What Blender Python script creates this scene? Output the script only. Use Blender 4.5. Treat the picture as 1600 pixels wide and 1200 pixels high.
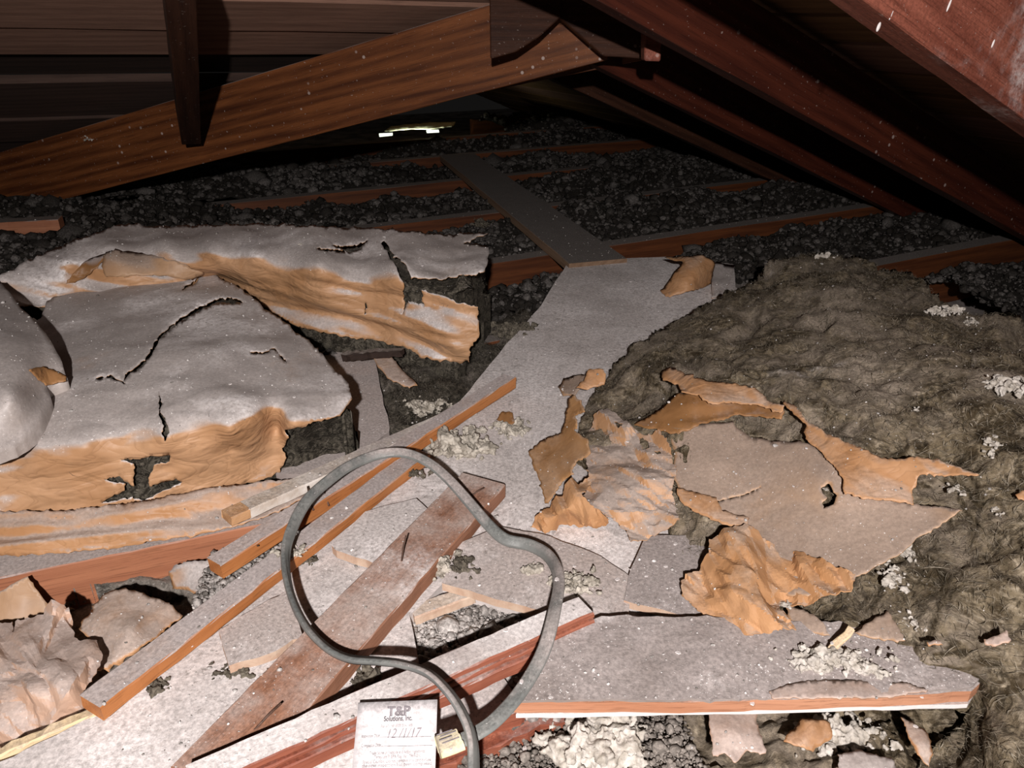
import bpy, bmesh, math, random
import numpy as np
from mathutils import Vector, Matrix
from mathutils.geometry import delaunay_2d_cdt
random.seed(7); RNG = np.random.default_rng(7)
SC = bpy.context.scene; COL = SC.collection
for o in list(bpy.data.objects): bpy.data.objects.remove(o)

# ------------------------------------------------------------ camera, world, lights, exposure
F = 1200.0; PITCH = math.radians(26); H = 0.48            # H: lens above the joist tops (z = 0)
CT, ST = math.cos(PITCH), math.sin(PITCH)
cam = bpy.data.cameras.new('camera'); cam.sensor_width = 36; cam.lens = 36*F/1600; cam.clip_start = .01
co = bpy.data.objects.new('camera', cam); COL.objects.link(co)
co.location = (0, 0, H); co.rotation_euler = (math.pi/2-PITCH, 0, 0); SC.camera = co
w = bpy.data.worlds.new('world'); SC.world = w; w.use_nodes = True
w.node_tree.nodes['Background'].inputs[0].default_value = (1, .93, .88, 1)
w.node_tree.nodes['Background'].inputs[1].default_value = .006
fl = bpy.data.lights.new('flash', 'SPOT'); fl.energy = 92; fl.color = (1, .94, .915); fl.shadow_soft_size = .012
fl.spot_size = math.radians(128); fl.spot_blend = 1.0
fo = bpy.data.objects.new('flash', fl); COL.objects.link(fo)
fo.location = (-.013, -.42*CT, H+.42*ST+.012); fo.rotation_euler = (math.pi/2-PITCH-math.radians(5), 0, 0)
SC.view_settings.view_transform = 'Standard'; SC.view_settings.look = 'None'
SC.view_settings.gamma = 1; SC.view_settings.use_curve_mapping = False
SC.view_settings.exposure = 0.0

# ------------------------------------------------------------ geometry of the view: pixel -> point in the attic
CAM = np.array([0, 0, H])
def ray(px, py):
    x = (np.asarray(px, float)-800)/F; u = (600-np.asarray(py, float))/F
    return np.stack([x, CT+u*ST, u*CT-ST], -1)
def atz(px, py, z=0.0):
    r = ray(px, py); return CAM+r*((z-H)/r[2])
def atd(px, py, d): return CAM+ray(px, py)*d
def invd(c):                                              # control point -> inverse depth
    if len(c) == 3: return ray(c[0], c[1])[2]/(c[2]-H)
    if c[2] == 'd': return 1/c[3]
    b = atz(*c[3])                                        # 'v': straight above a ground point
    return ray(c[0], c[1])[1]/b[1]

# ------------------------------------------------------------ noise
def vnoise(p, seed=0):
    p = np.asarray(p, float); i = np.floor(p).astype(np.int64); f = p-i; f = f*f*(3-2*f)
    out = 0
    for dx in (0, 1):
        for dy in (0, 1):
            for dz in (0, 1):
                h = (i[:, 0]+dx)*374761393+(i[:, 1]+dy)*668265263+(i[:, 2]+dz)*2147483647+seed*974711
                h = (h ^ (h >> 13))*1274126177; h = (h ^ (h >> 16)) & 0xffff
                out = out+(h/32767.5-1)*(f[:, 0] if dx else 1-f[:, 0])*(f[:, 1] if dy else 1-f[:, 1])*(f[:, 2] if dz else 1-f[:, 2])
    return out
def fbm(p, freq, oct=4, seed=0, ridge=False):
    a = 1; s = 0
    for k in range(oct):
        n = vnoise(p*freq, seed+k*7)
        s = s+a*((1-2*abs(n)) if ridge else n); freq *= 2.03; a *= .5
    return s
def crumple(p, freq, n=6, seed=1, warp=.5, ax=None):      # folded-paper relief: triangle waves along random directions
    r = np.random.default_rng(seed); s = 0
    wv = np.stack([vnoise(p*freq*.6, seed+31), vnoise(p*freq*.6, seed+32), vnoise(p*freq*.6, seed+33)], -1)*warp/freq
    q = p+wv
    for k in range(n):
        d = r.normal(size=3)
        if ax is not None: d = d*.35+np.array(ax)*r.choice([-1, 1])
        d /= np.linalg.norm(d); fr = freq*(.6+1.3*r.random())
        t = q@d*fr+r.random()*9
        s = s+(abs((t % 1)*2-1)-.5)/(fr/freq)
    return s/math.sqrt(n)
def wool_disp(a=.007, f=22, seed=0):
    def fn(p):
        q = p*np.array([1, 1, 1.6]); q = q+.012*np.stack([vnoise(p*30, seed+1), vnoise(p*30, seed+2), vnoise(p*30, seed+3)], -1)
        q = q+.03*np.stack([vnoise(p*11, seed+4), vnoise(p*11, seed+6), vnoise(p*11, seed+8)], -1)
        return a*(fbm(q, f, 3, seed)*1.0-.55*abs(fbm(q, f*1.7, 3, seed+5))+.27*fbm(q, f*5, 3, seed+9)-.22*abs(vnoise(q*f*3.4, seed+12)))
    return fn
def paper_disp(a, f, seed=1, n=6, ax=None):
    return lambda p: a*crumple(p, f, n, seed, .6, ax)+a*.25*crumple(p, f*3.1, n, seed+9, .5, ax)

# ------------------------------------------------------------ surfaces through control points
class Surf:
    def __init__(self, ctrl, c=14, base=None, lift=0, bumps=()):
        self.base, self.lift, self.bumps = base, lift, bumps
        if base is None:
            P = np.array([[q[0], q[1]] for q in ctrl], float); W = np.array([invd(q) for q in ctrl])
            n = len(P); self.P, self.c = P, c
            K = np.sqrt(((P[:, None]-P[None])**2).sum(-1)+c*c)
            A = np.zeros((n+3, n+3)); A[:n, :n] = -K-np.eye(n)*-.4; A[:n, n] = 1; A[:n, n+1:] = P/1000; A[n, :n] = 1; A[n+1:, :n] = P.T/1000
            self.s = np.linalg.lstsq(A, np.concatenate([W, [0, 0, 0]]), rcond=None)[0]
    def w(self, X):
        X = np.asarray(X, float)
        if self.base is not None:
            v = self.base.w(X); l = np.full(len(X), float(self.lift))
            for (x, y, r, a) in self.bumps: l = l+a*np.exp(-((X[:, 0]-x)**2+(X[:, 1]-y)**2)/(r*r))
            return 1/(1/v-l)
        K = np.sqrt(((X[:, None]-self.P[None])**2).sum(-1)+self.c**2); n = len(self.P)
        return -K@self.s[:n]+self.s[n]+X@self.s[n+1:]/1000
    def pos(self, X):
        X = np.asarray(X, float); return CAM+ray(X[:, 0], X[:, 1])/self.w(X)[:, None]
    def at(self, x, y): return self.pos([[x, y]])[0]

def inpoly(P, poly):
    poly = np.asarray(poly, float); x, y = P[:, 0], P[:, 1]; c = np.zeros(len(P), bool)
    a = poly; b = np.roll(poly, -1, 0)
    for (x1, y1), (x2, y2) in zip(a, b):
        if y1 == y2: continue
        c ^= ((y1 > y) != (y2 > y)) & (x < (x2-x1)*(y-y1)/(y2-y1)+x1)
    return c
def distpoly(P, poly):
    poly = np.asarray(poly, float); d = np.full(len(P), 1e9)
    for a, b in zip(poly, np.roll(poly, -1, 0)):
        ab = b-a; t = np.clip(((P-a)@ab)/max(ab@ab, 1e-9), 0, 1)
        d = np.minimum(d, np.linalg.norm(P-a-t[:, None]*ab, axis=1))
    return d
def rough(poly, sp, jag, seed, closed=True):
    r = np.random.default_rng(seed); out = []
    P = [np.array(p, float) for p in poly]
    for a, b in zip(P, P[1:]+P[:1]):
        L = np.linalg.norm(b-a); n = max(1, int(round(L/sp)))
        nrm = np.array([-(b-a)[1], (b-a)[0]])/max(L, 1e-6)
        ph = r.random(3)*9; kk = 0.0
        while kk < n-.3:
            t = kk/n; wv = .9*math.sin(kk*.55+ph[0])+.7*math.sin(kk*1.27+ph[1])+.5*r.normal()-(1.8 if r.random() < .07 else 0)
            out.append(a+(b-a)*t+(nrm*wv*jag*.8 if kk else r.normal(size=2)*jag*.4)); kk += r.uniform(.55, 1.5)
    return out
def crack(path, w0, w1=None):                             # a thin ragged slit
    P = [np.array(p, float) for p in path]; L, R = [], []
    for k, p in enumerate(P):
        d = P[min(k+1, len(P)-1)]-P[max(k-1, 0)]; nrm = np.array([-d[1], d[0]])/np.linalg.norm(d)
        t = k/(len(P)-1); ww = (w0 if w1 is None else w0+(w1-w0)*t)*(.6+.8*random.random())*.5
        if k in (0, len(P)-1): ww = .4
        L.append(p+nrm*ww); R.append(p-nrm*ww)
    return L+R[::-1]

def facets(X, sp, seed, ang=0.0, stretch=1.0):             # crumpled paper: flat facets between random heights, sharp folds
    r = np.random.default_rng(seed); c, s_ = math.cos(ang), math.sin(ang)
    Q = np.stack([(X[:, 0]*c+X[:, 1]*s_)/stretch, -X[:, 0]*s_+X[:, 1]*c], -1)/sp
    lo, hi = Q.min(0)-1.6, Q.max(0)+1.6
    gx, gy = np.meshgrid(np.arange(lo[0], hi[0]), np.arange(lo[1], hi[1])); S = np.stack([gx.ravel(), gy.ravel()], -1); S = S+r.uniform(-.48, .48, S.shape)
    Hh = r.uniform(-1, 1, len(S)); vs, _, fs, _, _, _ = delaunay_2d_cdt([Vector(p) for p in S], [], [], 0, 1e-6)
    vs = np.array([v[:] for v in vs]); out = np.zeros(len(Q))
    Hh = Hh[:len(vs)] if len(vs) <= len(Hh) else np.resize(Hh, len(vs))
    for f in fs:
        a, b, d = vs[f[0]], vs[f[1]], vs[f[2]]; m = (Q[:, 0] >= min(a[0], b[0], d[0])) & (Q[:, 0] <= max(a[0], b[0], d[0])) & (Q[:, 1] >= min(a[1], b[1], d[1])) & (Q[:, 1] <= max(a[1], b[1], d[1]))
        ix = np.where(m)[0]
        if not len(ix): continue
        p = Q[ix]; den = (b[1]-d[1])*(a[0]-d[0])+(d[0]-b[0])*(a[1]-d[1])
        if abs(den) < 1e-9: continue
        w0 = ((b[1]-d[1])*(p[:, 0]-d[0])+(d[0]-b[0])*(p[:, 1]-d[1]))/den; w1 = ((d[1]-a[1])*(p[:, 0]-d[0])+(a[0]-d[0])*(p[:, 1]-d[1]))/den; w2 = 1-w0-w1
        k = (w0 >= -1e-6) & (w1 >= -1e-6) & (w2 >= -1e-6); out[ix[k]] = (w0*Hh[f[0]]+w1*Hh[f[1]]+w2*Hh[f[2]])[k]
    return out

def link(o, parent=None):
    COL.objects.link(o)
    if parent is not None: o.parent = parent
    return o
def mesh_obj(name, V, Fc, mat, parent=None, smooth=True, origin=None):
    V = np.asarray(V, float)
    if origin is None:
        origin = np.array(ROOTLOC.get(parent.name, (0, 0, 0))) if parent is not None else np.array([*V[:, :2].mean(0), V[:, 2].min()])
    me = bpy.data.meshes.new(name); me.from_pydata((V-origin).tolist(), [], [tuple(int(i) for i in f) for f in Fc])
    if smooth: me.polygons.foreach_set('use_smooth', [True]*len(me.polygons))
    for m in (mat if isinstance(mat, (list, tuple)) else [mat]): me.materials.append(m)
    me.update(); o = bpy.data.objects.new(name, me); link(o, parent)
    if parent is None: o.location = origin
    ROOTLOC[o.name] = tuple(origin)
    return o
ROOTLOC = {}
def tag(o, label=None, cat=None, group=None, kind=None):
    for k, v in (('label', label), ('category', cat), ('group', group), ('kind', kind)):
        if v: o[k] = v
    return o
def thing(name, label, cat, loc, group=None, kind=None):
    o = bpy.data.objects.new(name, None); o.location = loc; o.empty_display_size = .05; COL.objects.link(o)
    ROOTLOC[o.name] = tuple(loc); return tag(o, label, cat, group, kind)

SEED = [100]
def sheet(name, outline, surf, mat, sp=8, jag=1.5, holes=(), disp=None, parent=None, skirt=None, thick=.0009, push=0, smooth=True, srows=3, sd=None, fac=(), facmask=None):
    SEED[0] += 1; seed = SEED[0]
    poly = rough(outline, sp*.8, jag, seed); pa = np.array(poly)
    hs = [np.array(rough(h, sp*.55, min(jag, 1.0), seed+i+50)) for i, h in enumerate(holes)]
    lo, hi = pa.min(0), pa.max(0)
    gx, gy = np.meshgrid(np.arange(lo[0], hi[0], sp), np.arange(lo[1], hi[1], sp*.87))
    gx[1::2] += sp/2
    G = np.stack([gx.ravel(), gy.ravel()], -1)+np.random.default_rng(seed).uniform(-.22, .22, (gx.size, 2))*sp
    G = G[inpoly(G, pa)]; G = G[distpoly(G, pa) > sp*.45]
    for h in hs:
        G = G[~inpoly(G, h)]; G = G[distpoly(G, h) > sp*.3]
    pts = [Vector(p) for p in pa]; E = [(i, (i+1) % len(pa)) for i in range(len(pa))]
    for h in hs:
        b = len(pts); pts += [Vector(p) for p in h]; E += [(b+i, b+(i+1) % len(h)) for i in range(len(h))]
    pts += [Vector(p) for p in G]
    vs, _, fs, _, _, _ = delaunay_2d_cdt(pts, E, [], 0, 1e-4)
    X = np.array([[v.x, v.y] for v in vs]); Fc = np.array([f for f in fs if len(f) == 3])
    cen = X[Fc].mean(1); keep = inpoly(cen, pa)
    for h in hs: keep &= ~inpoly(cen, h)
    Fc = Fc[keep]
    used = np.unique(Fc); mp = -np.ones(len(X), int); mp[used] = np.arange(len(used)); X = X[used]; Fc = mp[Fc]
    V = surf.pos(X)
    def norms(V):
        n = np.zeros_like(V); fn = np.cross(V[Fc[:, 1]]-V[Fc[:, 0]], V[Fc[:, 2]]-V[Fc[:, 0]])
        for k in range(3): np.add.at(n, Fc[:, k], fn)
        return n/np.maximum(np.linalg.norm(n, axis=1, keepdims=True), 1e-12), fn
    N, fn = norms(V)
    if ((CAM-V[Fc].mean(1))*fn).sum() < 0: Fc = Fc[:, ::-1]; N = -N
    if disp is not None: V = V+N*disp(V)[:, None]
    fm = 1.0 if facmask is None else facmask(V)
    for i, (fs_, fa, ang, st) in enumerate(fac): V = V+N*(facets(X, fs_, seed+i*13+5, math.radians(ang), st)*fa*fm)[:, None]
    if push: V = V-N*push
    faces = [tuple(f) for f in Fc]; V = V.tolist()
    if skirt is not None:
        cnt = {}
        for f in Fc:
            for a, b in ((f[0], f[1]), (f[1], f[2]), (f[2], f[0])): cnt[(a, b)] = 1
        bd = [(a, b) for (a, b) in cnt if (b, a) not in cnt]
        nv = {}; A0 = np.array(V)
        for a in {i for e in bd for i in e}:
            nv[a] = [a]
            for k in range(1, srows+1):
                q = A0[a].copy(); q[2] = q[2]+(min(skirt, q[2]-.001)-q[2])*k/srows
                if sd is not None: q[:2] += RNG.normal(size=2)*sd
                nv[a].append(len(V)); V.append(q.tolist())
        for a, b in bd:
            for k in range(srows): faces.append((b, a, nv[a][k+1], nv[b][k+1]) if k == 0 else (nv[b][k], nv[a][k], nv[a][k+1], nv[b][k+1]))
    o = mesh_obj(name, V, faces, mat, parent, smooth)
    if thick and skirt is None:
        m = o.modifiers.new('thickness', 'SOLIDIFY'); m.thickness = thick; m.offset = -1
    return o
def slab(name, outline, z, t, mat, parent=None, sp=40, jag=.7, disp=None, edge_mat=None, ctrl=None):
    s = Surf(ctrl) if ctrl else Surf([(x, y, z) for x, y in ((0, 400), (1600, 400), (0, 1200), (1600, 1200), (800, 800))])
    SEED[0] += 1
    o = sheet(name, outline, s, [mat, edge_mat or mat], sp, jag, disp=disp, parent=parent, skirt=None, thick=0, smooth=False)
    m = o.modifiers.new('thickness', 'SOLIDIFY'); m.thickness = t; m.offset = -1
    m.material_offset_rim = 1 if edge_mat else 0
    return o

# ------------------------------------------------------------ materials
class MG:
    def __init__(s, name):
        s.m = bpy.data.materials.new(name); s.m.use_nodes = True; s.t = s.m.node_tree; s.b = s.t.nodes['Principled BSDF']
        s.tc = s.t.nodes.new('ShaderNodeTexCoord').outputs['Object']; s.geo = s.t.nodes.new('ShaderNodeNewGeometry')
    def put(s, sock, v):
        if isinstance(v, bpy.types.NodeSocket): s.t.links.new(v, sock)
        elif isinstance(v, (tuple, list)) and len(v) == 3 and sock.type == 'RGBA': sock.default_value = (*v, 1)
        else: sock.default_value = v
    def noise(s, scale, detail=3, rough=.55, dist=0, vec=None, stretch=None):
        n = s.t.nodes.new('ShaderNodeTexNoise'); v = vec or s.tc
        if stretch:
            mp = s.t.nodes.new('ShaderNodeMapping'); mp.inputs['Scale'].default_value = stretch; s.t.links.new(v, mp.inputs['Vector']); v = mp.outputs[0]
        s.t.links.new(v, n.inputs['Vector'])
        for k, q in (('Scale', scale), ('Detail', detail), ('Roughness', rough), ('Distortion', dist)): n.inputs[k].default_value = q
        return n.outputs['Fac']
    def vor(s, scale, feat='F1'):
        n = s.t.nodes.new('ShaderNodeTexVoronoi'); n.feature = feat; n.inputs['Scale'].default_value = scale; s.t.links.new(s.tc, n.inputs['Vector']); return n.outputs['Distance']
    def ramp(s, fac, lo, hi, a=0.0, b=1.0):
        n = s.t.nodes.new('ShaderNodeMapRange'); n.interpolation_type = 'SMOOTHSTEP'; s.put(n.inputs[0], fac)
        for k, q in zip(range(1, 5), (lo, hi, a, b)): n.inputs[k].default_value = q
        return n.outputs[0]
    def mix(s, fac, a, b, mode='MIX'):
        n = s.t.nodes.new('ShaderNodeMix'); n.data_type = 'RGBA'; n.blend_type = mode
        s.put(n.inputs[0], fac); s.put(n.inputs[6], a); s.put(n.inputs[7], b); return n.outputs[2]
    def math(s, op, a, b=0.0):
        n = s.t.nodes.new('ShaderNodeMath'); n.operation = op; n.use_clamp = True; s.put(n.inputs[0], a); s.put(n.inputs[1], b); return n.outputs[0]
    def nz(s):
        n = s.t.nodes.new('ShaderNodeSeparateXYZ'); s.t.links.new(s.geo.outputs['Normal'], n.inputs[0]); return n.outputs[2]
    def attr(s, name):
        n = s.t.nodes.new('ShaderNodeAttribute'); n.attribute_name = name; return n.outputs['Fac']
    def done(s, col, rough=.8, bump=None, strength=.3, dist=.002, spec=.3):
        s.put(s.b.inputs['Base Color'], col); s.put(s.b.inputs['Roughness'], rough); s.b.inputs['Specular IOR Level'].default_value = spec
        if bump is not None:
            n = s.t.nodes.new('ShaderNodeBump'); n.inputs['Strength'].default_value = strength; n.inputs['Distance'].default_value = dist
            s.put(n.inputs['Height'], bump); s.t.links.new(n.outputs[0], s.b.inputs['Normal'])
        return s.m
DUST = (.42, .365, .345); WHITE = (.80, .745, .73)
def dirty(g, col, amt):
    d = g.math('MULTIPLY', g.ramp(g.noise(95, 6, .78, .6), .53, .66), g.ramp(g.noise(11, 4, .6), .36, .62))
    return g.mix(g.math('MULTIPLY', d, amt), col, (.12, .10, .085))
def dusted(g, col, dust, powder, speck, lo=.55, hi=.85, dcol=DUST, pscale=7, grain=.30):
    """dust that has settled on faces turned upwards, white powder patches and fine white specks"""
    up = g.ramp(g.nz(), lo, hi)
    if dust > 0:
        d = g.math('MULTIPLY', up, g.ramp(g.noise(9, 5, .65), .5-dust*.55, .72-dust*.35))
        tone = g.mix(g.noise(40, 4, .7), tuple(c*.78 for c in dcol), tuple(min(1, c*1.22) for c in dcol))
        col = g.mix(d, col, tone)
    if powder > 0:
        p = g.math('MULTIPLY', g.ramp(g.noise(pscale, 5, .62, .4), .68-powder*.32, .84-powder*.18), g.ramp(g.noise(150, 3, .7), .25, .6))
        col = g.mix(g.math('MULTIPLY', p, up), col, WHITE)
    if speck > 0:
        q = g.math('MULTIPLY', g.ramp(g.noise(430, 2, .6), .74-speck*.12, .80-speck*.12), g.ramp(g.noise(14, 3), .38, .6))
        col = g.mix(g.math('MULTIPLY', q, up), col, (.82, .78, .76))
    if grain:                                            # gritty dust: lighter and darker grains
        gn = g.t.nodes.new('ShaderNodeMapRange'); g.put(gn.inputs[0], g.noise(310, 3, .75)); gn.inputs[1].default_value = .34; gn.inputs[2].default_value = .66; gn.inputs[3].default_value = 1-grain; gn.inputs[4].default_value = 1+grain*.75
        cb = g.t.nodes.new('ShaderNodeCombineColor')
        for k in range(3): g.put(cb.inputs[k], gn.outputs[0])
        col = g.mix(up, col, g.mix(1.0, col, cb.outputs[0], 'MULTIPLY'))
    return col
def m_wood(name, c1, c2, dust=.8, powder=.1, speck=.4, rough=.62, lo=.6, hi=.9, spec=.3, fine=1.0, flecks=0, dcol=DUST):
    g = MG(name)
    gr = g.noise(3.2, 4, .6, .35, stretch=(1.2, 16, 16)); fi = g.noise(9, 3, .7, .1, stretch=(1.5, 60, 60))
    rg = g.t.nodes.new('ShaderNodeTexWave'); rg.wave_type = 'BANDS'; rg.bands_direction = 'DIAGONAL'
    mp = g.t.nodes.new('ShaderNodeMapping'); mp.inputs['Scale'].default_value = (.35, 9, 9); g.t.links.new(g.tc, mp.inputs['Vector']); g.t.links.new(mp.outputs[0], rg.inputs['Vector'])
    for k, q in (('Scale', 3.0), ('Distortion', 6), ('Detail', 2.5), ('Detail Scale', 1.1), ('Detail Roughness', .6)): rg.inputs[k].default_value = q
    f = g.math('ADD', g.math('MULTIPLY', g.ramp(gr, .3, .7), .5), g.math('MULTIPLY', rg.outputs['Fac'], .38*fine))
    col = g.mix(f, c1, c2)
    col = g.mix(g.ramp(fi, .52, .66, 0, .5), col, tuple(c*.45 for c in c1))
    if flecks:
        fk = g.ramp(g.vor(38), .14, .09); fk = g.math('MULTIPLY', fk, g.ramp(g.noise(5, 2), .5, .62)); col = g.mix(g.math('MULTIPLY', fk, flecks), col, (.7, .6, .55))
        fk2 = g.ramp(g.noise(170, 2, .6), .67, .72); col = g.mix(g.math('MULTIPLY', fk2, flecks*.8), col, (.6, .5, .45))
    col = dusted(g, col, dust, powder, speck, lo, hi, dcol)
    return g.done(col, rough, g.math('ADD', fi, g.noise(120, 3)), .35, .001, spec)
def m_paper(name, c1, c2, dust=.5, powder=.1, speck=.4, lo=.5, hi=.85, dcol=DUST, rough=.5, spec=.35, cr=.8, flat=.12):
    g = MG(name)
    col = g.mix(g.ramp(g.noise(11, 4, .6, .5), .3, .7), c1, c2)
    col = g.mix(g.ramp(g.noise(60, 3, .6), .55, .75, 0, .35), col, tuple(c*.6 for c in c1))
    col = dusted(g, col, dust, powder, speck, lo, hi, dcol, grain=.17)
    def crease(sc, dist, st=None):
        n = g.noise(sc, 2, .5, dist, stretch=st); v = g.t.nodes.new('ShaderNodeMath'); v.operation = 'SUBTRACT'; g.put(v.inputs[0], n); v.inputs[1].default_value = .5
        a = g.t.nodes.new('ShaderNodeMath'); a.operation = 'ABSOLUTE'; g.put(a.inputs[0], v.outputs[0]); return a.outputs[0]
    crs_ = g.ramp(g.nz(), .25, .75, cr, cr*flat)
    c1_ = crease(16, 1.2, (.6, 1, 1.5)); c2_ = crease(34, .8, (.6, 1.3, 1.6))
    col = g.mix(g.math('MULTIPLY', g.ramp(c2_, .0, .022, .4, 0), crs_), col, tuple(c*.55 for c in c1))
    crs = crs_            # settled dust fills the creases of flat-lying paper
    h0 = g.math('ADD', g.math('MULTIPLY', c1_, 3.0), g.math('ADD', g.math('MULTIPLY', c2_, 1.6), g.math('MULTIPLY', g.noise(90, 4, .65), .12)))
    h = g.math('MULTIPLY', h0, crs)
    return g.done(col, rough, h, .55, .006, spec)
def m_wool(name, c0, c1, c2, dust=.2, speck=.3, powder=.0, scale=20, dcol=(.25, .215, .185)):
    g = MG(name)
    a = g.noise(scale, 6, .6, 3.0); b = g.noise(scale*2.2, 7, .72, 3.5, stretch=(1, 1.5, 2.2))
    col = g.mix(g.ramp(a, .41, .58), c0, c1); col = g.mix(g.ramp(b, .45, .72), col, c2)
    col = g.mix(g.ramp(g.noise(scale*2.4, 6, .72, 4.0), .46, .62, 0, .8), col, tuple(c*.35 for c in c0))
    col = dusted(g, col, dust, powder, speck, .35, .85, dcol)
    return g.done(col, .95, g.math('ADD', b, g.math('MULTIPLY', g.noise(scale*24, 4, .8, 1), .7)), .6, .005, .1)
def m_flat(name, c1, c2, dust=0, powder=0, speck=0, scale=14, rough=.85, spec=.25, lo=.5, hi=.9, bump=.3, dcol=DUST, pscale=7, dirt=0):
    g = MG(name); col = g.mix(g.ramp(g.noise(scale, 5, .65, .3), .33, .67), c1, c2)
    col = dusted(g, col, dust, powder, speck, lo, hi, dcol, pscale)
    if dirt: col = dirty(g, col, dirt)
    return g.done(col, rough, g.math('ADD', g.noise(150, 4, .7), g.noise(35, 3)), bump, .002, spec)
def m_tone(name, lo, hi):                                 # lumps: tone per lump from a mesh attribute
    g = MG(name); col = g.mix(g.attr('tone'), lo, hi); col = g.mix(g.ramp(g.noise(300, 2), .35, .6, 0, .5), col, tuple(c*.4 for c in lo))
    return g.done(col, .95, g.noise(220, 3, .7), .5, .002, .1)

RED = m_wood('red_framing_wood', (.16, .045, .017), (.36, .125, .042), .95, .1, .3)
REDBRIGHT = m_wood('orange_lath_wood', (.34, .12, .036), (.52, .215, .075), .95, .35, .5)
HIP = m_wood('fir_beam_wood', (.058, .0155, .005), (.20, .066, .020), .6, 0, .2, .55, flecks=.5, fine=1.5)
RAFT = m_wood('dark_rafter_wood', (.034, .007, .0038), (.088, .020, .0095), .3, 0, .05, .42, spec=.55, flecks=.35)
RAFTN = m_wood('near_rafter_wood', (.15, .042, .027), (.34, .115, .075), 0, .46, .2, .40, lo=-1.6, hi=-1.3, spec=.6, flecks=.35)
JACK = m_wood('blackened_rafter_wood', (.026, .010, .006), (.066, .026, .014), .3, 0, .05, .5, flecks=.25)
SHEATH = m_wood('roof_board_wood', (.19, .10, .07), (.33, .185, .13), 0, 0, 0, .8)
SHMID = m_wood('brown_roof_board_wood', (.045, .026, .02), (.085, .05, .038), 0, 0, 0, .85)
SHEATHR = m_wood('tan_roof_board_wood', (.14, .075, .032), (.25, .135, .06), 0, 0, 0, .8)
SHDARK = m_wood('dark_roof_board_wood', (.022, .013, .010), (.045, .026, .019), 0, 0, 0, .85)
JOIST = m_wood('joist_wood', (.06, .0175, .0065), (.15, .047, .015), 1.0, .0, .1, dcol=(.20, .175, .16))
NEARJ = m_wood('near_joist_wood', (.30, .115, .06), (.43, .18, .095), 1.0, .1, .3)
GREYPLANK = m_wood('grey_plank_wood', (.17, .10, .06), (.26, .17, .11), 1.0, .05, .3, .8, dcol=(.17, .15, .138))
BATTEN = m_wood('dusty_batten_wood', (.23, .10, .055), (.35, .175, .11), .26, .56, .7, .75, dcol=(.46, .37, .33))
PALE = m_wood('pale_wood', (.62, .46, .27), (.78, .62, .40), .25, .2, .2)
LATHTOP = m_wood('dusty_lath_top', (.33, .225, .17), (.46, .34, .28), .55, .25, .6, .75, dcol=(.44, .385, .37))
BARE = m_wood('bare_sawn_wood', (.42, .22, .10), (.58, .36, .20), .2, .1, .2)
PAINT = m_flat('white_paint', (.66, .615, .60), (.76, .71, .695), .25, .3, .4, 18, .6)
PAINTOLD = m_flat('flaking_white_paint', (.44, .36, .29), (.70, .65, .60), .2, .4, .4, 22, .7)
MAHOG = m_wood('red_brown_moulding_wood', (.17, .045, .025), (.40, .15, .09), .12, .1, .2)
FLOORP = m_flat('powdered_plywood', (.44, .395, .375), (.62, .57, .55), .5, 1.0, .9, 10, .9, pscale=5, dcol=(.53, .48, .46), dirt=.6)
SLABM = m_flat('dusty_board', (.42, .34, .30), (.60, .53, .51), .5, .6, .8, 9, .9, dcol=(.44, .38, .355), dirt=.6)
SLABE = m_flat('board_edge', (.42, .27, .19), (.55, .42, .32), .2, .2, .2, 30)
GREYBOARD = m_flat('grey_dust_board', (.24, .20, .185), (.36, .31, .29), .85, .42, .9, 12, .9)
PLYTOP = m_flat('dusty_ply_top', (.22, .18, .16), (.34, .295, .275), .6, .5, .9, 8, .9, dcol=(.34, .295, .28), dirt=.55)
PLYCORE = m_wood('ply_core', (.38, .16, .085), (.55, .28, .17), .2, .3, .3)
KRAFTG = m_paper('grey_dusty_kraft', (.34, .29, .26), (.42, .37, .34), .8, .5, .7, -.4, .5, dcol=(.40, .355, .335), cr=.12)
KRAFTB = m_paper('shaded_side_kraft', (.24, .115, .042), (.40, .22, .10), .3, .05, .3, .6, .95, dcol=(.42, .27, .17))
KRAFT = m_paper('kraft_paper', (.36, .18, .08), (.48, .272, .145), .25, .05, .3, .75, .98, dcol=(.45, .32, .24), cr=.55, flat=.9)
KRAFTD = m_paper('dusty_kraft_paper', (.38, .20, .095), (.48, .28, .155), .9, .7, .9, .28, .72, dcol=(.41, .365, .345), cr=.7, flat=.07)
KRAFTM = m_paper('part_dusty_kraft_paper', (.38, .19, .083), (.48, .265, .135), .6, .16, .5, .5, .9, dcol=(.40, .32, .275), cr=.6, flat=.5)
KRAFTC = m_paper('wrinkled_kraft', (.36, .185, .085), (.47, .27, .145), .55, .12, .4, .55, .92, dcol=(.38, .31, .27), cr=.12, flat=1)
KRAFTC2 = m_paper('crumpled_kraft', (.38, .19, .082), (.50, .285, .15), .25, .03, .3, .8, .98, dcol=(.45, .33, .25), cr=.15, flat=1, rough=.62, spec=.2)
KRAFTS = m_paper('settled_kraft_paper', (.34, .20, .11), (.44, .28, .17), .62, .1, .5, .5, .9, dcol=(.33, .25, .20), cr=.3, flat=.4)
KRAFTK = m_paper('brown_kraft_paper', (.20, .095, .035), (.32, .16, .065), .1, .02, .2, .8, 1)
PINKP = m_paper('pinkish_torn_paper', (.40, .245, .165), (.50, .34, .255), .5, .2, .5, .5, .9, dcol=(.44, .355, .315), cr=.15, flat=1)
WOOLR = m_wool('rock_wool', (.06, .044, .025), (.20, .158, .103), (.36, .30, .22), .16, .3, .10, 11, dcol=(.285, .235, .185))
WOOLD = m_wool('dark_wool', (.03, .026, .02), (.10, .088, .068), (.20, .175, .14), .12, .35, .05, 24)
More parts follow.
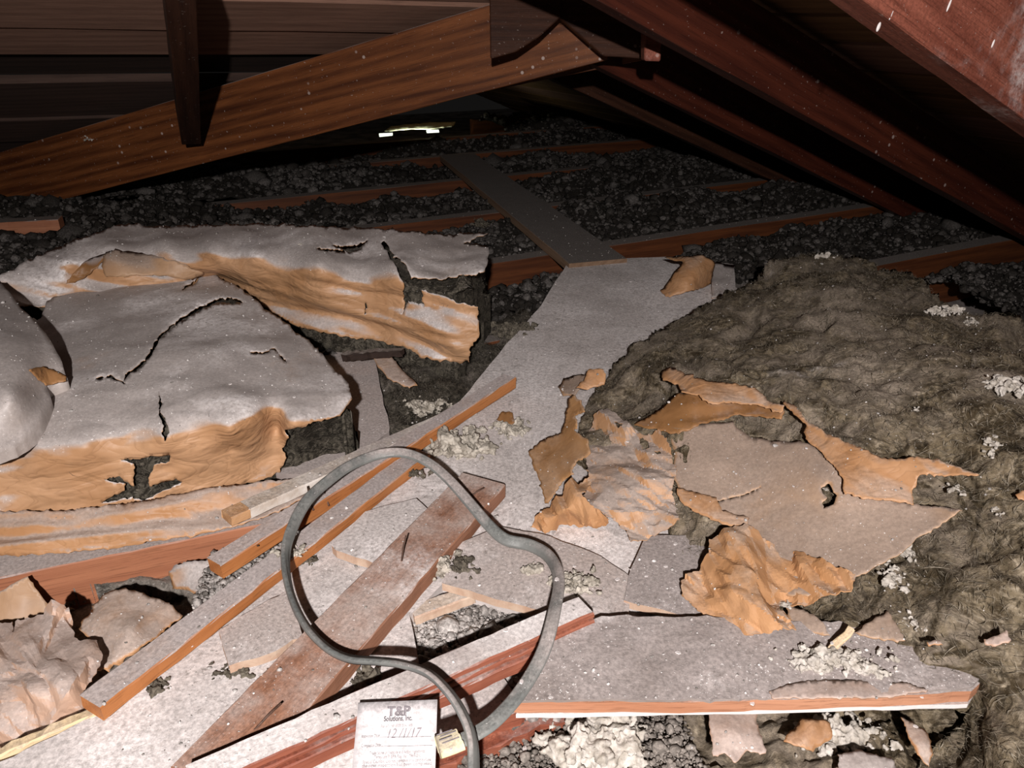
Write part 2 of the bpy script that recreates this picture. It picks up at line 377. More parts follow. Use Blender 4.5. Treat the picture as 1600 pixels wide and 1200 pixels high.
WOOLG = m_wool('grey_wool', (.07, .062, .052), (.20, .18, .155), (.36, .33, .295), .3, .6, .25, 26)
LUMP = m_tone('loose_fill', (.020, .017, .014), (.165, .15, .14))
FLUFF = m_flat('white_fluff', (.33, .295, .25), (.56, .52, .475), scale=90, bump=.6)
TUFT = m_flat('cream_tuft', (.21, .185, .15), (.52, .475, .41), scale=110, bump=.6)
CLOD = m_flat('dark_clod', (.05, .042, .032), (.15, .13, .10), scale=120, bump=.6)
CABLE = m_flat('grey_cable_sheath', (.125, .13, .125), (.185, .19, .18), .1, .1, .35, 30, .45, .5)
RUST = m_flat('rusty_steel', (.05, .03, .022), (.12, .065, .045), 0, 0, 0, 80, .6)
CARD = m_flat('card_white', (.60, .565, .57), (.64, .60, .605), 0, 0, 0, 10, .6, bump=.02)
INK = m_flat('ink_grey', (.10, .095, .10), (.14, .13, .14), bump=0)
INKL = m_flat('ink_faint', (.22, .20, .21), (.26, .23, .245), bump=0)
STICK = m_flat('yellowed_sticker', (.62, .52, .28), (.72, .63, .40), .2, 0, .1, 30, .6)
STICKR = m_flat('orange_print', (.55, .25, .10), (.62, .33, .15), bump=0)
BASE = m_flat('ceiling_back', (.10, .085, .075), (.18, .16, .145), .3, .2, .5)

# ------------------------------------------------------------ timber
def timber(name, p0, p1, w, t, mats, side=None, parent=None, top=False, label=None, cat=None, group=None, jit=.0005, seg=14, bev=.0012, up=(0, 0, 1)):
    """p0-p1: the near top edge; body runs w to the far side and t down. mats: [sides, top]"""
    p0, p1 = np.array(p0, float), np.array(p1, float); x = p1-p0; L = np.linalg.norm(x); x /= L
    y = np.cross(np.array(up, float), x); y /= np.linalg.norm(y); z = np.cross(x, y)
    if side is not None and y@np.array(side, float) < 0: y = -y
    if np.cross(x, y)@z < 0: x = -x; p0 = p1
    r = np.random.default_rng(int(abs(p0.sum()*1e5)) % 99991)
    b = bev; prof = [(b, 0), (w-b, 0), (w, -b), (w, -t+b), (w-b, -t), (b, -t), (0, -t+b), (0, -b)]
    V, Fc, mi = [], [], []
    for i in range(seg+1):
        s = L*i/seg; wob = r.normal(size=2)*jit*.5
        for (a, c) in prof:
            V.append([s+(r.normal()*jit*.8 if i in (0, seg) else 0), a+wob[0]+r.normal()*jit*.35, c+wob[1]*.4+r.normal()*jit*.35])
    for i in range(seg):
        for k in range(8):
            q = (i*8+k, i*8+(k+1) % 8, (i+1)*8+(k+1) % 8, (i+1)*8+k)
            Fc.append(q); mi.append(1 if (k == 0 and len(mats) > 1) else 0)
    Fc.append(tuple(range(7, -1, -1))); mi.append(0); Fc.append(tuple(seg*8+k for k in range(8))); mi.append(0)
    me = bpy.data.meshes.new(name); me.from_pydata(V, [], Fc)
    for m in mats: me.materials.append(m)
    me.polygons.foreach_set('material_index', mi)
    bm = bmesh.new(); bm.from_mesh(me); bmesh.ops.recalc_face_normals(bm, faces=bm.faces); bm.to_mesh(me); bm.free()
    o = bpy.data.objects.new(name, me); link(o)
    M = Matrix(((x[0], y[0], z[0], p0[0]), (x[1], y[1], z[1], p0[1]), (x[2], y[2], z[2], p0[2]), (0, 0, 0, 1)))
    if parent is not None:
        o.parent = parent; o.matrix_parent_inverse = Matrix.Identity(4); o.matrix_local = Matrix.Translation(-Vector(ROOTLOC[parent.name])) @ M
    else: o.matrix_world = M
    ROOTLOC[o.name] = tuple(p0)
    return tag(o, label, cat, group)
def zt(px, py, z): return atz(px, py, z)
def nail(px, py, z, l, tilt, label, parent=None, r=.0013, head=True, hit=None):
    """a bent rusty nail: shaft and head in one small lathe"""
    c = np.array(hit if hit is not None else atz(px, py, z)); d = np.array(tilt, float); d /= np.linalg.norm(d)
    pts = [c-d*.004, c+d*l*.5, c+d*l+np.array([.0015, 0, 0])]
    rad = [r, r, r*.9] if not head else [r, r, r]
    V, Fc = [], []
    a = np.cross(d, [0, .3, 1]); a /= np.linalg.norm(a); b = np.cross(d, a)
    rings = [(p, q) for p, q in zip(pts, rad)]
    if head: rings += [(pts[2], r*2.3), (pts[2]+d*.0012, r*2.3)]
    for p, q in rings:
        for k in range(8): V.append(p+q*(a*math.cos(k*math.pi/4)+b*math.sin(k*math.pi/4)))
    n = len(rings)
    for i in range(n-1):
        for k in range(8): Fc.append((i*8+k, i*8+(k+1) % 8, i*8+8+(k+1) % 8, i*8+8+k))
    Fc.append(tuple(range(7, -1, -1))); Fc.append(tuple((n-1)*8+k for k in range(8)))
    return tag(mesh_obj('nail', V, Fc, RUST, parent), label, 'nail')

# lumps: many small noisy blobs joined into one mesh with a tone per lump
_bm = bmesh.new(); bmesh.ops.create_icosphere(_bm, subdivisions=1, radius=1); ICOV = np.array([v.co[:] for v in _bm.verts]); ICOF = np.array([[v.index for v in f.verts] for f in _bm.faces]); _bm.free()
_bm = bmesh.new(); bmesh.ops.create_icosphere(_bm, subdivisions=2, radius=1); ICO2V = np.array([v.co[:] for v in _bm.verts]); ICO2F = np.array([[v.index for v in f.verts] for f in _bm.faces]); _bm.free()
def lumps(name, P, R, mat, parent=None, tone=None, fine=False, rnd=.28, seed=1, squash=.8, smooth=False, extra=None):
    r = np.random.default_rng(seed); TV, TF = (ICO2V, ICO2F) if fine else (ICOV, ICOF)
    n, k = len(P), len(TV)
    q = TV[None]*(1+r.normal(size=(n, k, 1))*rnd*.5)*r.uniform(.65, 1.35, (n, 1, 3))*np.array([1, 1, squash])*np.asarray(R).reshape(-1, 1, 1)
    a = r.uniform(0, 6.28, n); ca, sa = np.cos(a)[:, None], np.sin(a)[:, None]
    q = np.stack([q[..., 0]*ca-q[..., 1]*sa, q[..., 0]*sa+q[..., 1]*ca, q[..., 2]], -1)+np.asarray(P)[:, None]
    V = q.reshape(-1, 3); Fc = (TF[None]+(np.arange(n)*k)[:, None, None]).reshape(-1, 3)
    if tone is None: tone = r.random(n)**1.6
    tv = np.clip(np.repeat(tone, k)+r.normal(size=n*k)*.08, 0, 1)
    if extra is not None:
        EV, EF = extra; Fc = np.concatenate([Fc, np.asarray(EF)+len(V)]); V = np.concatenate([V, EV]); tv = np.concatenate([tv, np.full(len(EV), .12)])
    org = np.array(ROOTLOC[parent.name]) if parent is not None else np.array([*V[:, :2].mean(0), V[:, 2].min()])
    me = bpy.data.meshes.new(name); nv, nf = len(V), len(Fc)
    me.vertices.add(nv); me.vertices.foreach_set('co', (V-org).ravel()); me.loops.add(nf*3); me.loops.foreach_set('vertex_index', Fc.ravel().astype(np.int32))
    me.polygons.add(nf); me.polygons.foreach_set('loop_start', np.arange(0, nf*3, 3, dtype=np.int32))
    me.update(calc_edges=True); me.validate()
    if smooth: me.polygons.foreach_set('use_smooth', [True]*nf)
    at = me.attributes.new('tone', 'FLOAT', 'POINT'); at.data.foreach_set('value', tv)
    me.materials.append(mat); o = bpy.data.objects.new(name, me); link(o, parent)
    if parent is None: o.location = org
    return o

# ============================================================ STRUCTURE: framing lines
AZ = math.radians(63); JD = np.array([math.sin(AZ), math.cos(AZ), 0]); JN = np.array([math.cos(AZ), -math.sin(AZ), 0])   # along joists / towards the viewer's right
def fr(a, q, z): return JD*a+JN*q+np.array([0, 0, z])
floor = mesh_obj('floor', [fr(-3.5, .6, -.135), fr(4.5, .6, -.135), fr(4.5, -5, -.135), fr(-3.5, -5, -.135)], [(0, 1, 2, 3)], BASE, smooth=False); tag(floor, kind='structure')
JQ = [-1.03, -1.41, -1.81, -2.24, -2.67, -3.08, -3.55]
JQ.insert(0, -.62)
names = [None, 'dusty floor joist passing just behind the rock wool pile', 'floor joist at the far end of the white powdered plywood', 'floor joist second behind the white powdered plywood',
         'floor joist third behind the white powdered plywood', 'floor joist fourth behind the plywood, in deep shadow', 'floor joist fifth behind the plywood, in deep shadow', 'farthest floor joist by the daylight gap']
for q, nm in zip(JQ, names):
    if nm is None: continue
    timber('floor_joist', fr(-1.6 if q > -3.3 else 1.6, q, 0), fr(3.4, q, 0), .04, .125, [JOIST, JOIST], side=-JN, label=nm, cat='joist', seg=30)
# near left joist
a, b = atz(11, 901, 0), atz(421, 817, 0); d = b-a
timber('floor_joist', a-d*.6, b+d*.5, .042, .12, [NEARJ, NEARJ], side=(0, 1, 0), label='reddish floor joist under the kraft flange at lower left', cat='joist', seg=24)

# rafters: B from two sightings, A and C parallel to it at 16 inches
RS = -.404
def rline(q, a): return fr(a, q, .49+(a-.596)*RS)
UPR = np.cross(JD+np.array([0, 0, RS]), -JN); UPR /= np.linalg.norm(UPR)
UPR = UPR if UPR[2] > 0 else -UPR
def rafter(name, q, a0, a1, dep, mat, label):
    p0, p1 = rline(q, a0)+UPR*dep, rline(q, a1)+UPR*dep
    return timber(name, p0, p1, .038, dep, [mat], side=-JN, label=label, cat='rafter', up=UPR, seg=26, jit=.0009)
rafter('roof_rafter', -.927, .30, 2.3, .098, RAFT, 'dark red rafter with white flecks crossing the middle of the roof')
rafter('roof_rafter', -.521, .15, 2.0, .125, RAFTN, 'nearest rafter, pinkish red with white paint drips, top right')
rafter('roof_rafter', -1.333, .80, 2.6, .095, RAFT, 'dim rafter just behind the flecked middle rafter')
rafter('roof_rafter', -1.74, .95, 2.8, .095, JACK, 'farthest dim rafter in the shadow behind the others')
near = bpy.data.objects['roof_rafter.001']
def on_rafter(px, py):                                   # a point on the face of the nearest rafter seen at that pixel
    nrm = -np.cross(JD+np.array([0, 0, RS]), UPR); p0 = rline(-.521, .3); r = ray(px, py); return CAM+r*(((p0-CAM)@nrm)/(r@nrm))
for (x, y, l, wd) in ((1482, 8, 22, 4.5), (1551, 68, 14, 4.5), (1392, 22, 20, 4), (1372, 42, 16, 7)):
    a, b = on_rafter(x+l*.25, y-l*.5), on_rafter(x-l*.15, y+l*.5); c = (a+b)/2; L_ = np.linalg.norm(b-a)/2; W_ = L_*wd/l; ax = (b-a)/(2*L_); out = -JN*-1.0; out = out if out@(CAM-c) > 0 else -out; sd = np.cross(ax, out)
    Vd = [c+ax*u[0]*L_+sd*u[1]*W_+out*(u[2]*W_*.6) for u in ICO2V]
    Ml = near.matrix_world.inverted(); o = mesh_obj('paint_drip', [np.array(Ml @ Vector(v)) for v in Vd], ICO2F, PAINT, origin=np.zeros(3)); o.parent = near; tag(o, 'dried white paint drip')
# right roof boards, laid across the rafters
ceil_r = thing('ceiling', None, None, tuple(rline(-.9, 1.2)+UPR*.13), kind='structure')
aa = .42
k = 0
while aa < 2.7:
    wd = .085+.05*random.random()
    p0 = rline(.3, aa)+UPR*(.13+.004*random.random()); p1 = rline(-4.6, aa)+UPR*(.13+.004*random.random())
    timber('roof_board', p0, p1, wd-.007, .018, [SHEATHR if k % 3 else SHEATH], side=JD+np.array([0, 0, RS]), parent=ceil_r, up=UPR, seg=10); aa += wd; k += 1
# hip beam
hipLo0, hipLo1 = atd(0, 337, 1.98), atd(800, 132, 1.45); hd = hipLo1-hipLo0
hup = np.array([0, 0, 1.0]); hx = hd/np.linalg.norm(hd); hz = hup-hx*(hup@hx); hz /= np.linalg.norm(hz)
h0, h1 = hipLo0-hd*.35, hipLo0+hd*1.13
timber('hip_rafter', h0+hz*.142, h1+hz*.142, .04, .142, [HIP], side=(0, 1, 0), label='long orange fir hip rafter sloping down to the left', cat='rafter', up=hz, seg=30)
q0, q1 = atd(770, 140, 1.56), atd(1012, 92, 1.47)
timber('tie_board', q0+np.array([0, 0, .05]), q1+np.array([0, 0, .05]), .02, .05, [HIP], side=(0, 1, 0), label='thin board behind the lower edge of the hip rafter', cat='board')
# left roof boards (hip end): plane through the hip beam
P1, P2, P3 = atd(0, 258, 2.04), atd(760, 20, 1.52), atd(0, 0, 1.2)
ex = (P2-P3); ex[2] = 0; ex /= np.linalg.norm(ex)
pn = np.cross(P2-P1, P3-P1); pn /= np.linalg.norm(pn); pn = pn if pn[2] > 0 else -pn
ex = ex-pn*(ex@pn); ex /= np.linalg.norm(ex); ey = np.cross(pn, ex); ey = ey if ey[2] > 0 else -ey   # ey: up the slope, towards the viewer
ceil_l = thing('ceiling', None, None, tuple(P3), kind='structure')
def onplane(px, py):
    r = ray(px, py); return CAM+r*((P1-CAM)@pn)/(r@pn)
ys = [onplane(0, y)@ey for y in (330, 268, 223, 189, 135, 92, 45, -8, -60, -120, -180)]
for i in range(len(ys)-1):
    gap = .004
    if ys[i+1] < P1@ey-.25: continue
    base = P3+ey*(ys[i]-P3@ey)+pn*(.022 if i == 4 else .006*(i % 2))
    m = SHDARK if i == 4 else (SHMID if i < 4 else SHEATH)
    t_ = (ys[i+1]-P1@ey)/(P2@ey-P1@ey); xe = min((P1+(P2-P1)*t_-P3)@ex+.03, .98); pa, pb = base-ex*1.6, base+ex*xe
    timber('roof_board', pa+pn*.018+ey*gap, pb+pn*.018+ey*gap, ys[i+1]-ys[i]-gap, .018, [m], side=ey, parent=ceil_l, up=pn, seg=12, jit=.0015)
# jack rafters under the left roof
p0, p1 = atd(298, 226, 1.62), atd(279, -30, .93)
v = (p1-p0)/np.linalg.norm(p1-p0); jz = pn-v*(pn@v); jz /= np.linalg.norm(jz)
timber('jack_rafter', p0+jz*.07-np.array([.019, 0, 0]), p1+jz*.07-np.array([.019, 0, 0]), .038, .07, [JACK], side=(1, 0, 0), label='blackened jack rafter hanging down in front of the hip rafter', cat='rafter', up=jz)
# stubs at the ridge
def prism(name, poly, d0, d1, mat, label, cat):
    A = [atd(x, y, d0) for x, y in poly]; off = ray(800, 60)*(d1-d0); n = len(A); V = A+[p+off for p in A]
    Fc = [tuple(range(n-1, -1, -1)), tuple(range(n, 2*n))]+[(i, (i+1) % n, n+(i+1) % n, n+i) for i in range(n)]
    o = mesh_obj(name, V, Fc, mat, smooth=False)
    bm = bmesh.new(); bm.from_mesh(o.data); bmesh.ops.recalc_face_normals(bm, faces=bm.faces)
    bmesh.ops.bevel(bm, geom=list(bm.edges), offset=.002, segments=1, affect='EDGES'); bm.to_mesh(o.data); bm.free()
    return tag(o, label, cat)
prism('rafter_stub', [(764, -60), (766, 92), (806, 81), (842, 58), (876, 27), (880, -60)], 1.30, 1.37, JACK, 'short dark rafter end with white spots hanging left of the peak', 'rafter')
prism('ridge_board', [(858, -60), (874, 27), (925, 72), (944, 88), (968, 89), (1008, 92), (1012, 40), (985, -60)], 1.31, 1.36, JACK, 'dark ridge board with white bloom at the peak', 'board')
prism('wood_block', [(1007, 42), (1007, 95), (1032, 96), (1035, 50)], 1.20, 1.235, RAFTN, 'small pinkish block hanging under the flecked middle rafter', 'block')

# daylight at the eave
vent = thing('eave_vent', 'narrow eave gap glowing with daylight at the far end', 'vent', tuple(atd(655, 205, 3.3)))
g = MG('daylight'); g.b.inputs['Base Color'].default_value = (0, 0, 0, 1); g.b.inputs['Emission Color'].default_value = (.93, 1, .80, 1); g.b.inputs['Emission Strength'].default_value = 1.6; DAY = g.m
def quadbox(name, px, d, t, mat, parent):
    A = [atd(x, y, d) for x, y in px]; off = np.array([0, t, 0.0]); V = A+[p+off for p in A]; n = len(A)
    return mesh_obj(name, V, [tuple(range(n-1, -1, -1)), tuple(range(n, 2*n))]+[(i, (i+1) % n, n+(i+1) % n, n+i) for i in range(n)], mat, parent, smooth=False)
quadbox('light_slot', [(592, 209), (613, 208), (613, 212), (593, 214)], 3.32, .01, DAY, vent)
quadbox('light_slot', [(666, 204), (685, 203), (686, 207), (667, 208)], 3.32, .01, DAY, vent)
sof = m_flat('eave_board', (.62, .62, .42), (.72, .72, .52), bump=.1)
s = Surf([(600, 204, 'd', 3.36), (604, 197, 'd', 3.48), (640, 196, 'd', 3.48), (712, 190, 'd', 3.5), (708, 196, 'd', 3.36), (645, 201, 'd', 3.36)])
sheet('eave_board', [(601, 204), (611, 197), (650, 193), (680, 191), (712, 190), (708, 196), (672, 201), (645, 201)], s, sof, 6, .5, parent=vent, thick=.004)
al = bpy.data.lights.new('daylight', 'AREA'); al.energy = .9; al.size = .12; al.color = (.95, 1, .8)
ao = bpy.data.objects.new('daylight', al); COL.objects.link(ao); ao.location = atd(655, 212, 3.36)+np.array([0, -.06, 0]); ao.rotation_euler = (math.radians(160), 0, 0)

# ============================================================ loose fill between the far joists
def mound(a, q, seed, base):
    p = np.stack([a, q, a*0], -1); return base+.028*fbm(p, 3.2, 3, seed)+.012*fbm(p, 14, 3, seed+3)
def edge_dip(a, q, q0, q1, i):                            # the fill sinks away from the joist faces here and there
    m = np.clip(.5+1.1*vnoise(np.stack([a*1.6, a*0+i*5.3, a*0], -1), 5)+.5*np.clip((1.05-a)/.5, -1, 1)*(a > .7), 0, 1)
    return (.075*np.exp(-(q-q0)/.05)*m+.02*np.exp(-(q1-q)/.03))*np.clip((a-.25)/.4, .05, 1)
bay_names = ['nearest far joist and the right frame edge', 'rock wool pile and powdered plywood', 'first and second far joists', 'second and third far joists', 'third and fourth far joists', 'fourth and fifth far joists', 'last two far joists']
for i in range(7):
    q1_, q0_ = JQ[i]-.04, JQ[i+1]+.002; base = [-.03, -.016, -.010, -.010, -.008, -.026, .0][i]
    lo = [1.45, -1.3, -1.3, -1.3, -1.3, -1.0, 1.62][i]; hi = [2.4, 2.4, 2.7, 2.9, 3.0, 3.0, 3.0][i]
    ga, gq = np.meshgrid(np.arange(lo, hi, .02), np.linspace(q0_, q1_, 19)); A_, Q_ = ga.ravel(), gq.ravel()
    left = np.clip((.55-A_)/.6, 0, 1)*(.042 if i < 5 else 0)
    Zs = mound(A_, Q_, 11+i, base)+left-edge_dip(A_, Q_, q0_, q1_, i)
    GV = np.outer(A_, JD)+np.outer(Q_, JN)+np.outer(Zs, [0, 0, 1]); nx, ny = ga.shape[1], ga.shape[0]
    EF = []
    for r_ in range(ny-1):
        c_ = np.arange(nx-1)+r_*nx; EF.append(np.stack([c_, c_+1, c_+nx], -1)); EF.append(np.stack([c_+1, c_+nx+1, c_+nx], -1))
    EF = np.concatenate(EF)
    n = int((hi-lo)*abs(q1_-q0_)*[19000, 19000, 17000, 13000, 10000, 6000, 6000][i])
    a_ = RNG.uniform(lo, hi, n); qq = RNG.uniform(q0_+.006, q1_-.006, n)
    left = np.clip((.55-a_)/.6, 0, 1)*(.042 if i < 5 else 0); zz = mound(a_, qq, 11+i, base)+left-edge_dip(a_, qq, q0_, q1_, i)
    P = np.outer(a_, JD)+np.outer(qq, JN)+np.outer(zz+RNG.uniform(-.003, .006, n), [0, 0, 1])
    R = RNG.lognormal(math.log(.0034), .55, n)*(.9+.10*i)
    tone = np.clip(RNG.random(n)**1.9+.35*np.clip(fbm(P, 5, 2, 40+i), -.3, 1), 0, 1)
    o = lumps('loose_fill_insulation', P, R, LUMP, tone=tone, extra=(GV, EF), seed=50+i)
    tag(o, 'crumbly grey loose fill insulation between the '+bay_names[i], 'insulation', kind='stuff')

timber('joist_block', atz(-70, 352, .062), atz(90, 343, .062), .04, .10, [NEARJ, JOIST], side=(0, 1, 0), label='short reddish joist end at the left edge behind the back batt', cat='block')
timber('white_strip', atz(781, 392, -.01), atz(814, 389, -.01), .012, .012, [PAINT], side=(0, 1, 0), label='small white strip in the fill right of the back batt', cat='strip', seg=3)
# grey plank walkway towards the far end
walk_edge0, walk_edge1 = atz(980, 404, .022), atz(742, 240, .022)
wq = atz(886, 409, .022)
dx = (walk_edge1-walk_edge0)/np.linalg.norm(walk_edge1-walk_edge0); ww = abs(np.cross(dx, wq-walk_edge0)[2])
timber('walk_plank', walk_edge0, walk_edge1, ww, .02, [GREYPLANK, GREYPLANK], side=(-1, 0, 0), label='grey walk plank running back across the far joists', cat='plank')

# ============================================================ lower floor: fill and boards
# crumbly fill under everything in front
def fillpatch(name, outline, z, amp, mat, label, seed, sp=7, disp=None, skirt=-.12):
    s = Surf([(x, y, z) for x, y in ((0, 300), (1600, 300), (0, 1250), (1600, 1250), (800, 800))])
    return tag(sheet(name, outline, s, mat, sp, 1.5, disp=disp or wool_disp(amp, 26, seed), skirt=skirt, srows=2), label, 'insulation', kind='stuff')
fillpatch('loose_fill_insulation', [(-330, 850), (420, 800), (520, 760), (760, 600), (780, 480), (600, 480), (580, 560), (440, 740), (300, 900), (-330, 960)], -.03, .008, WOOLG, 'grey crumbly fill beside the reddish joist under the laths', 3)
fillpatch('loose_fill_insulation', [(-330, 930), (300, 870), (470, 800), (420, 950), (160, 1130), (-330, 1260)], -.045, .010, WOOLG, 'grey fill in the cavity under the torn papers', 4)
fillpatch('loose_fill_insulation', [(560, 880), (900, 880), (960, 960), (900, 1060), (740, 1110), (640, 1260), (380, 1260), (470, 1130)], -.010, .010, WOOLG, 'dirty white fill showing between the broken boards', 5, 6)
fillpatch('loose_fill_insulation', [(690, 1190), (800, 1105), (1200, 1060), (1560, 1060), (1660, 1100), (1660, 1440), (560, 1440)], -.022, .012, WOOLR, 'olive rock wool fill along the bottom in front of the plywood', 6, 6)
fillpatch('wool_clump', [(585, 545), (640, 556), (735, 560), (765, 495), (795, 488), (832, 495), (828, 528), (795, 548), (742, 597), (692, 655), (640, 690), (600, 690)], .004, .011, WOOLD, 'dark grey wool heap in the gap beyond the sticks', 7, 6)

def grains(outline, z, n, label, seed, mat, rm=.0017, ev=.006):
    pa = np.array(outline, float); r = np.random.default_rng(seed); Q = r.uniform(pa.min(0), pa.max(0), (n*5, 2)); Q = Q[inpoly(Q, pa)][:int(n*1.7)]
    P = np.array([atz(x, y, z) for x, y in Q]); P[:, 2] += r.uniform(-.002, ev, len(P)); 
    tag(lumps('fill_crumbs', P, rm*r.lognormal(0, .5, len(P)), mat, seed=seed, tone=np.clip(.25+.75*r.random(len(P))+.5*fbm(P, 18, 2, seed), 0, 1)), label, 'crumbs', kind='stuff')
GR = m_tone('pale_fill', (.08, .07, .06), (.58, .535, .505))
grains([(630, 950), (740, 925), (850, 960), (840, 1060), (640, 1060)], -.004, 2600, 'whitish grey crumbly fill in the hole between the boards', 81, GR)
grains([(540, 1040), (900, 1040), (900, 1120), (640, 1160), (480, 1160)], -.004, 2600, 'whitish grey crumbly fill under the moulding', 82, GR)
grains([(330, 870), (430, 830), (520, 800), (660, 720), (640, 760), (400, 900), (300, 950)], -.02, 2200, 'grey crumbs between the two laths', 83, GR)
grains([(700, 1190), (830, 1120), (1060, 1110), (1120, 1240), (700, 1260)], -.012, 2600, 'grey crumbly fill around the pale fluff at the bottom', 84, m_tone('grey_fill', (.06, .05, .042), (.30, .265, .235)), .0013)
# plywood panel, white with powder
pan = [(888, 407), (975, 402), (1040, 401), (1100, 405), (1146, 413), (1150, 450), (1260, 480), (1300, 900), (1080, 990), (835, 955), (692, 912), (640, 960), (655, 1035), (560, 1060), (330, 1260), (-330, 1260), (0, 1190), (160, 1112), (450, 880), (640, 745), (700, 652), (790, 537), (846, 478)]
panel = slab('powdered_plywood', pan, .014, .012, FLOORP, sp=26, disp=lambda p: .0012*fbm(p, 9, 3, 5), jag=1)
tag(panel, 'large plywood panel white with powder in the middle of the floor', 'plywood')
tag(slab('floor_board', [(440, 500), (545, 556), (585, 553), (598, 618), (608, 674), (560, 712), (480, 740), (430, 740)], .010, .012, GREYBOARD, sp=20, jag=1.5), 'grey dusty board between the middle batt and the dark wool heap', 'board')
tag(slab('broken_board', [(517, 853), (571, 798), (650, 778), (700, 830), (600, 888)], .024, .009, FLOORP, sp=20, jag=1.5, edge_mat=SLABE), 'broken white dusted board under the wide batten', 'board')
tag(slab('broken_board', [(341, 985), (380, 960), (452, 920), (474, 995), (420, 1022), (358, 1040)], .023, .008, SLABM, sp=20, jag=1.5, edge_mat=SLABE), 'broken grey board piece between the long lath and the wide batten', 'board')
tag(slab('broken_board', [(690, 911), (715, 850), (780, 822), (860, 838), (940, 870), (990, 905), (978, 972), (930, 978), (840, 953)], .024, .008, SLABM, sp=20, jag=1, edge_mat=SLABE), 'broken pinkish white board inside the cable loop', 'board')
tag(slab('broken_board', [(975, 938), (985, 890), (1010, 835), (1080, 836), (1160, 905), (1130, 970), (1060, 960)], .026, .007, PLYTOP, sp=20, jag=1, edge_mat=SLABE), 'brown dusty board corner left of the crumpled paper', 'board')
tag(timber('wood_strip', zt(648, 965, .012), zt(742, 930, .016), .016, .01, [SLABE, PAINTOLD], side=(0, 1, 0), jit=.0004), 'pale wood strip beside the hole in the boards', 'strip')

# big bottom-right plywood with visible layers
p1t = [(806, 1094), (836, 1040), (862, 986), (940, 962), (1090, 962), (1290, 972), (1420, 985), (1560, 1030), (1516, 1076), (1380, 1082), (1100, 1092)]
ply = thing('plywood_sheet', 'dusty grey plywood sheet with orange broken edge, bottom right', 'plywood', tuple(atz(1150, 1030, .018)))
slab('top_layer', p1t, .040, .002, PLYTOP, ply, sp=16, jag=1.2, disp=lambda p: .0022*fbm(p, 18, 4, 8))
core = [(803, 1097), (834, 1044), (862, 990), (1420, 990), (1560, 1034), (1518, 1080), (1380, 1088), (1100, 1097)]
slab('core', core, .037, .0105, PLYCORE, ply, sp=30, jag=1)
slab('bottom_layer', [(806, 1116), (834, 1060), (862, 1000), (1420, 1000), (1550, 1040), (1512, 1099), (1380, 1104), (1100, 1111)], .0262, .004, PAINT, ply, sp=30, jag=.8)

# ============================================================ BATTS ON THE LEFT
def vface(x, y, gx, gy, z=.02): return (x, y, 'v', (gx, gy, z))
cM = [(-170, 500, .10), (60, 500, .105), (140, 440, .105), (230, 428, .108), (320, 428, .105), (440, 503, .105), (500, 555, .102), (540, 600, .095), (250, 520, .122), (400, 600, .115), (380, 520, .118), (100, 600, .116), (250, 640, .113), (-170, 660, .108), (400, 650, .106),
      (-170, 697, .098), (60, 697, .098), (130, 695, .098), (260, 687, .098), (360, 678, .097), (450, 662, .094), (525, 645, .090), (548, 622, .092)]
for x, yb in ((-170, 826), (60, 814), (160, 804), (260, 790), (360, 768), (438, 740)):
    cM += [vface(x, yb-2, x, yb, .012), vface(x, yb-40, x, yb, .012), vface(x, yb-75, x, yb, .012)]
sM = Surf(cM, 10)
mb = thing('insulation_batt', 'middle batt with cracked grey dusty top and torn orange kraft front', 'insulation', tuple(atz(260, 740, 0)))
woM = [(-170, 480), (60, 505), (140, 440), (325, 432), (440, 508), (538, 602), (552, 640), (563, 682), (548, 698), (490, 712), (440, 722), (435, 736), (360, 765), (250, 790), (100, 806), (-170, 822)]
sMw = Surf(cM+[(556, 645, .072), (563, 682, .03), (548, 697, .02), (500, 706, .022), (500, 680, .055), (450, 718, .025), (450, 690, .06)], 10)
sheet('wool_core', woM, sMw, WOOLD, 7, 2, disp=wool_disp(.0035, 45, 21), parent=mb, skirt=-.01, push=.009, srows=3)
hole1 = [(188, 720), (215, 718), (234, 712), (266, 710), (265, 720), (243, 725), (232, 746), (234, 760), (276, 748), (284, 756), (253, 768), (226, 783), (207, 777), (157, 785), (194, 766), (196, 756), (161, 752), (186, 746), (209, 760), (209, 727)]
hM = [hole1, crack([(383, 473), (360, 471), (337, 472), (307, 486), (276, 501), (249, 522), (240, 547), (226, 566), (199, 585), (192, 595)], 6.5, 3),
      [(247, 608), (252, 631), (251, 643), (259, 658), (265, 677), (258, 691), (252, 679), (256, 666), (249, 647), (248, 631)],
      crack([(390, 552), (410, 554), (428, 548), (440, 560), (448, 567)], 2, 2), crack([(318, 428), (305, 440), (290, 448), (284, 455)], 4, 2), crack([(150, 592), (172, 588), (195, 598)], 6, 3)]
puM = [(-170, 470), (60, 500), (75, 470), (140, 432), (250, 425), (325, 424), (380, 455), (440, 500), (500, 550), (545, 598), (549, 625), (532, 648), (482, 662), (447, 672), (452, 684), (440, 700), (446, 716), (437, 738), (400, 752), (330, 775), (200, 800), (80, 812), (-170, 828)]
def dispM(p):
    low = np.clip((.092-p[:, 2])/.03, 0, 1)
    return .0022*fbm(p, 12, 3, 77)+low*.0022*crumple(p, 22, 5, 5, .6, (0, .3, 1))+(1-low)*.001*crumple(p, 14, 5, 6)
sheet('kraft_facing', puM, sM, KRAFTD, 5, 1.3, hM, dispM, mb, fac=[(30, .0032, -5, 6), (14, .0014, -4, 4)])

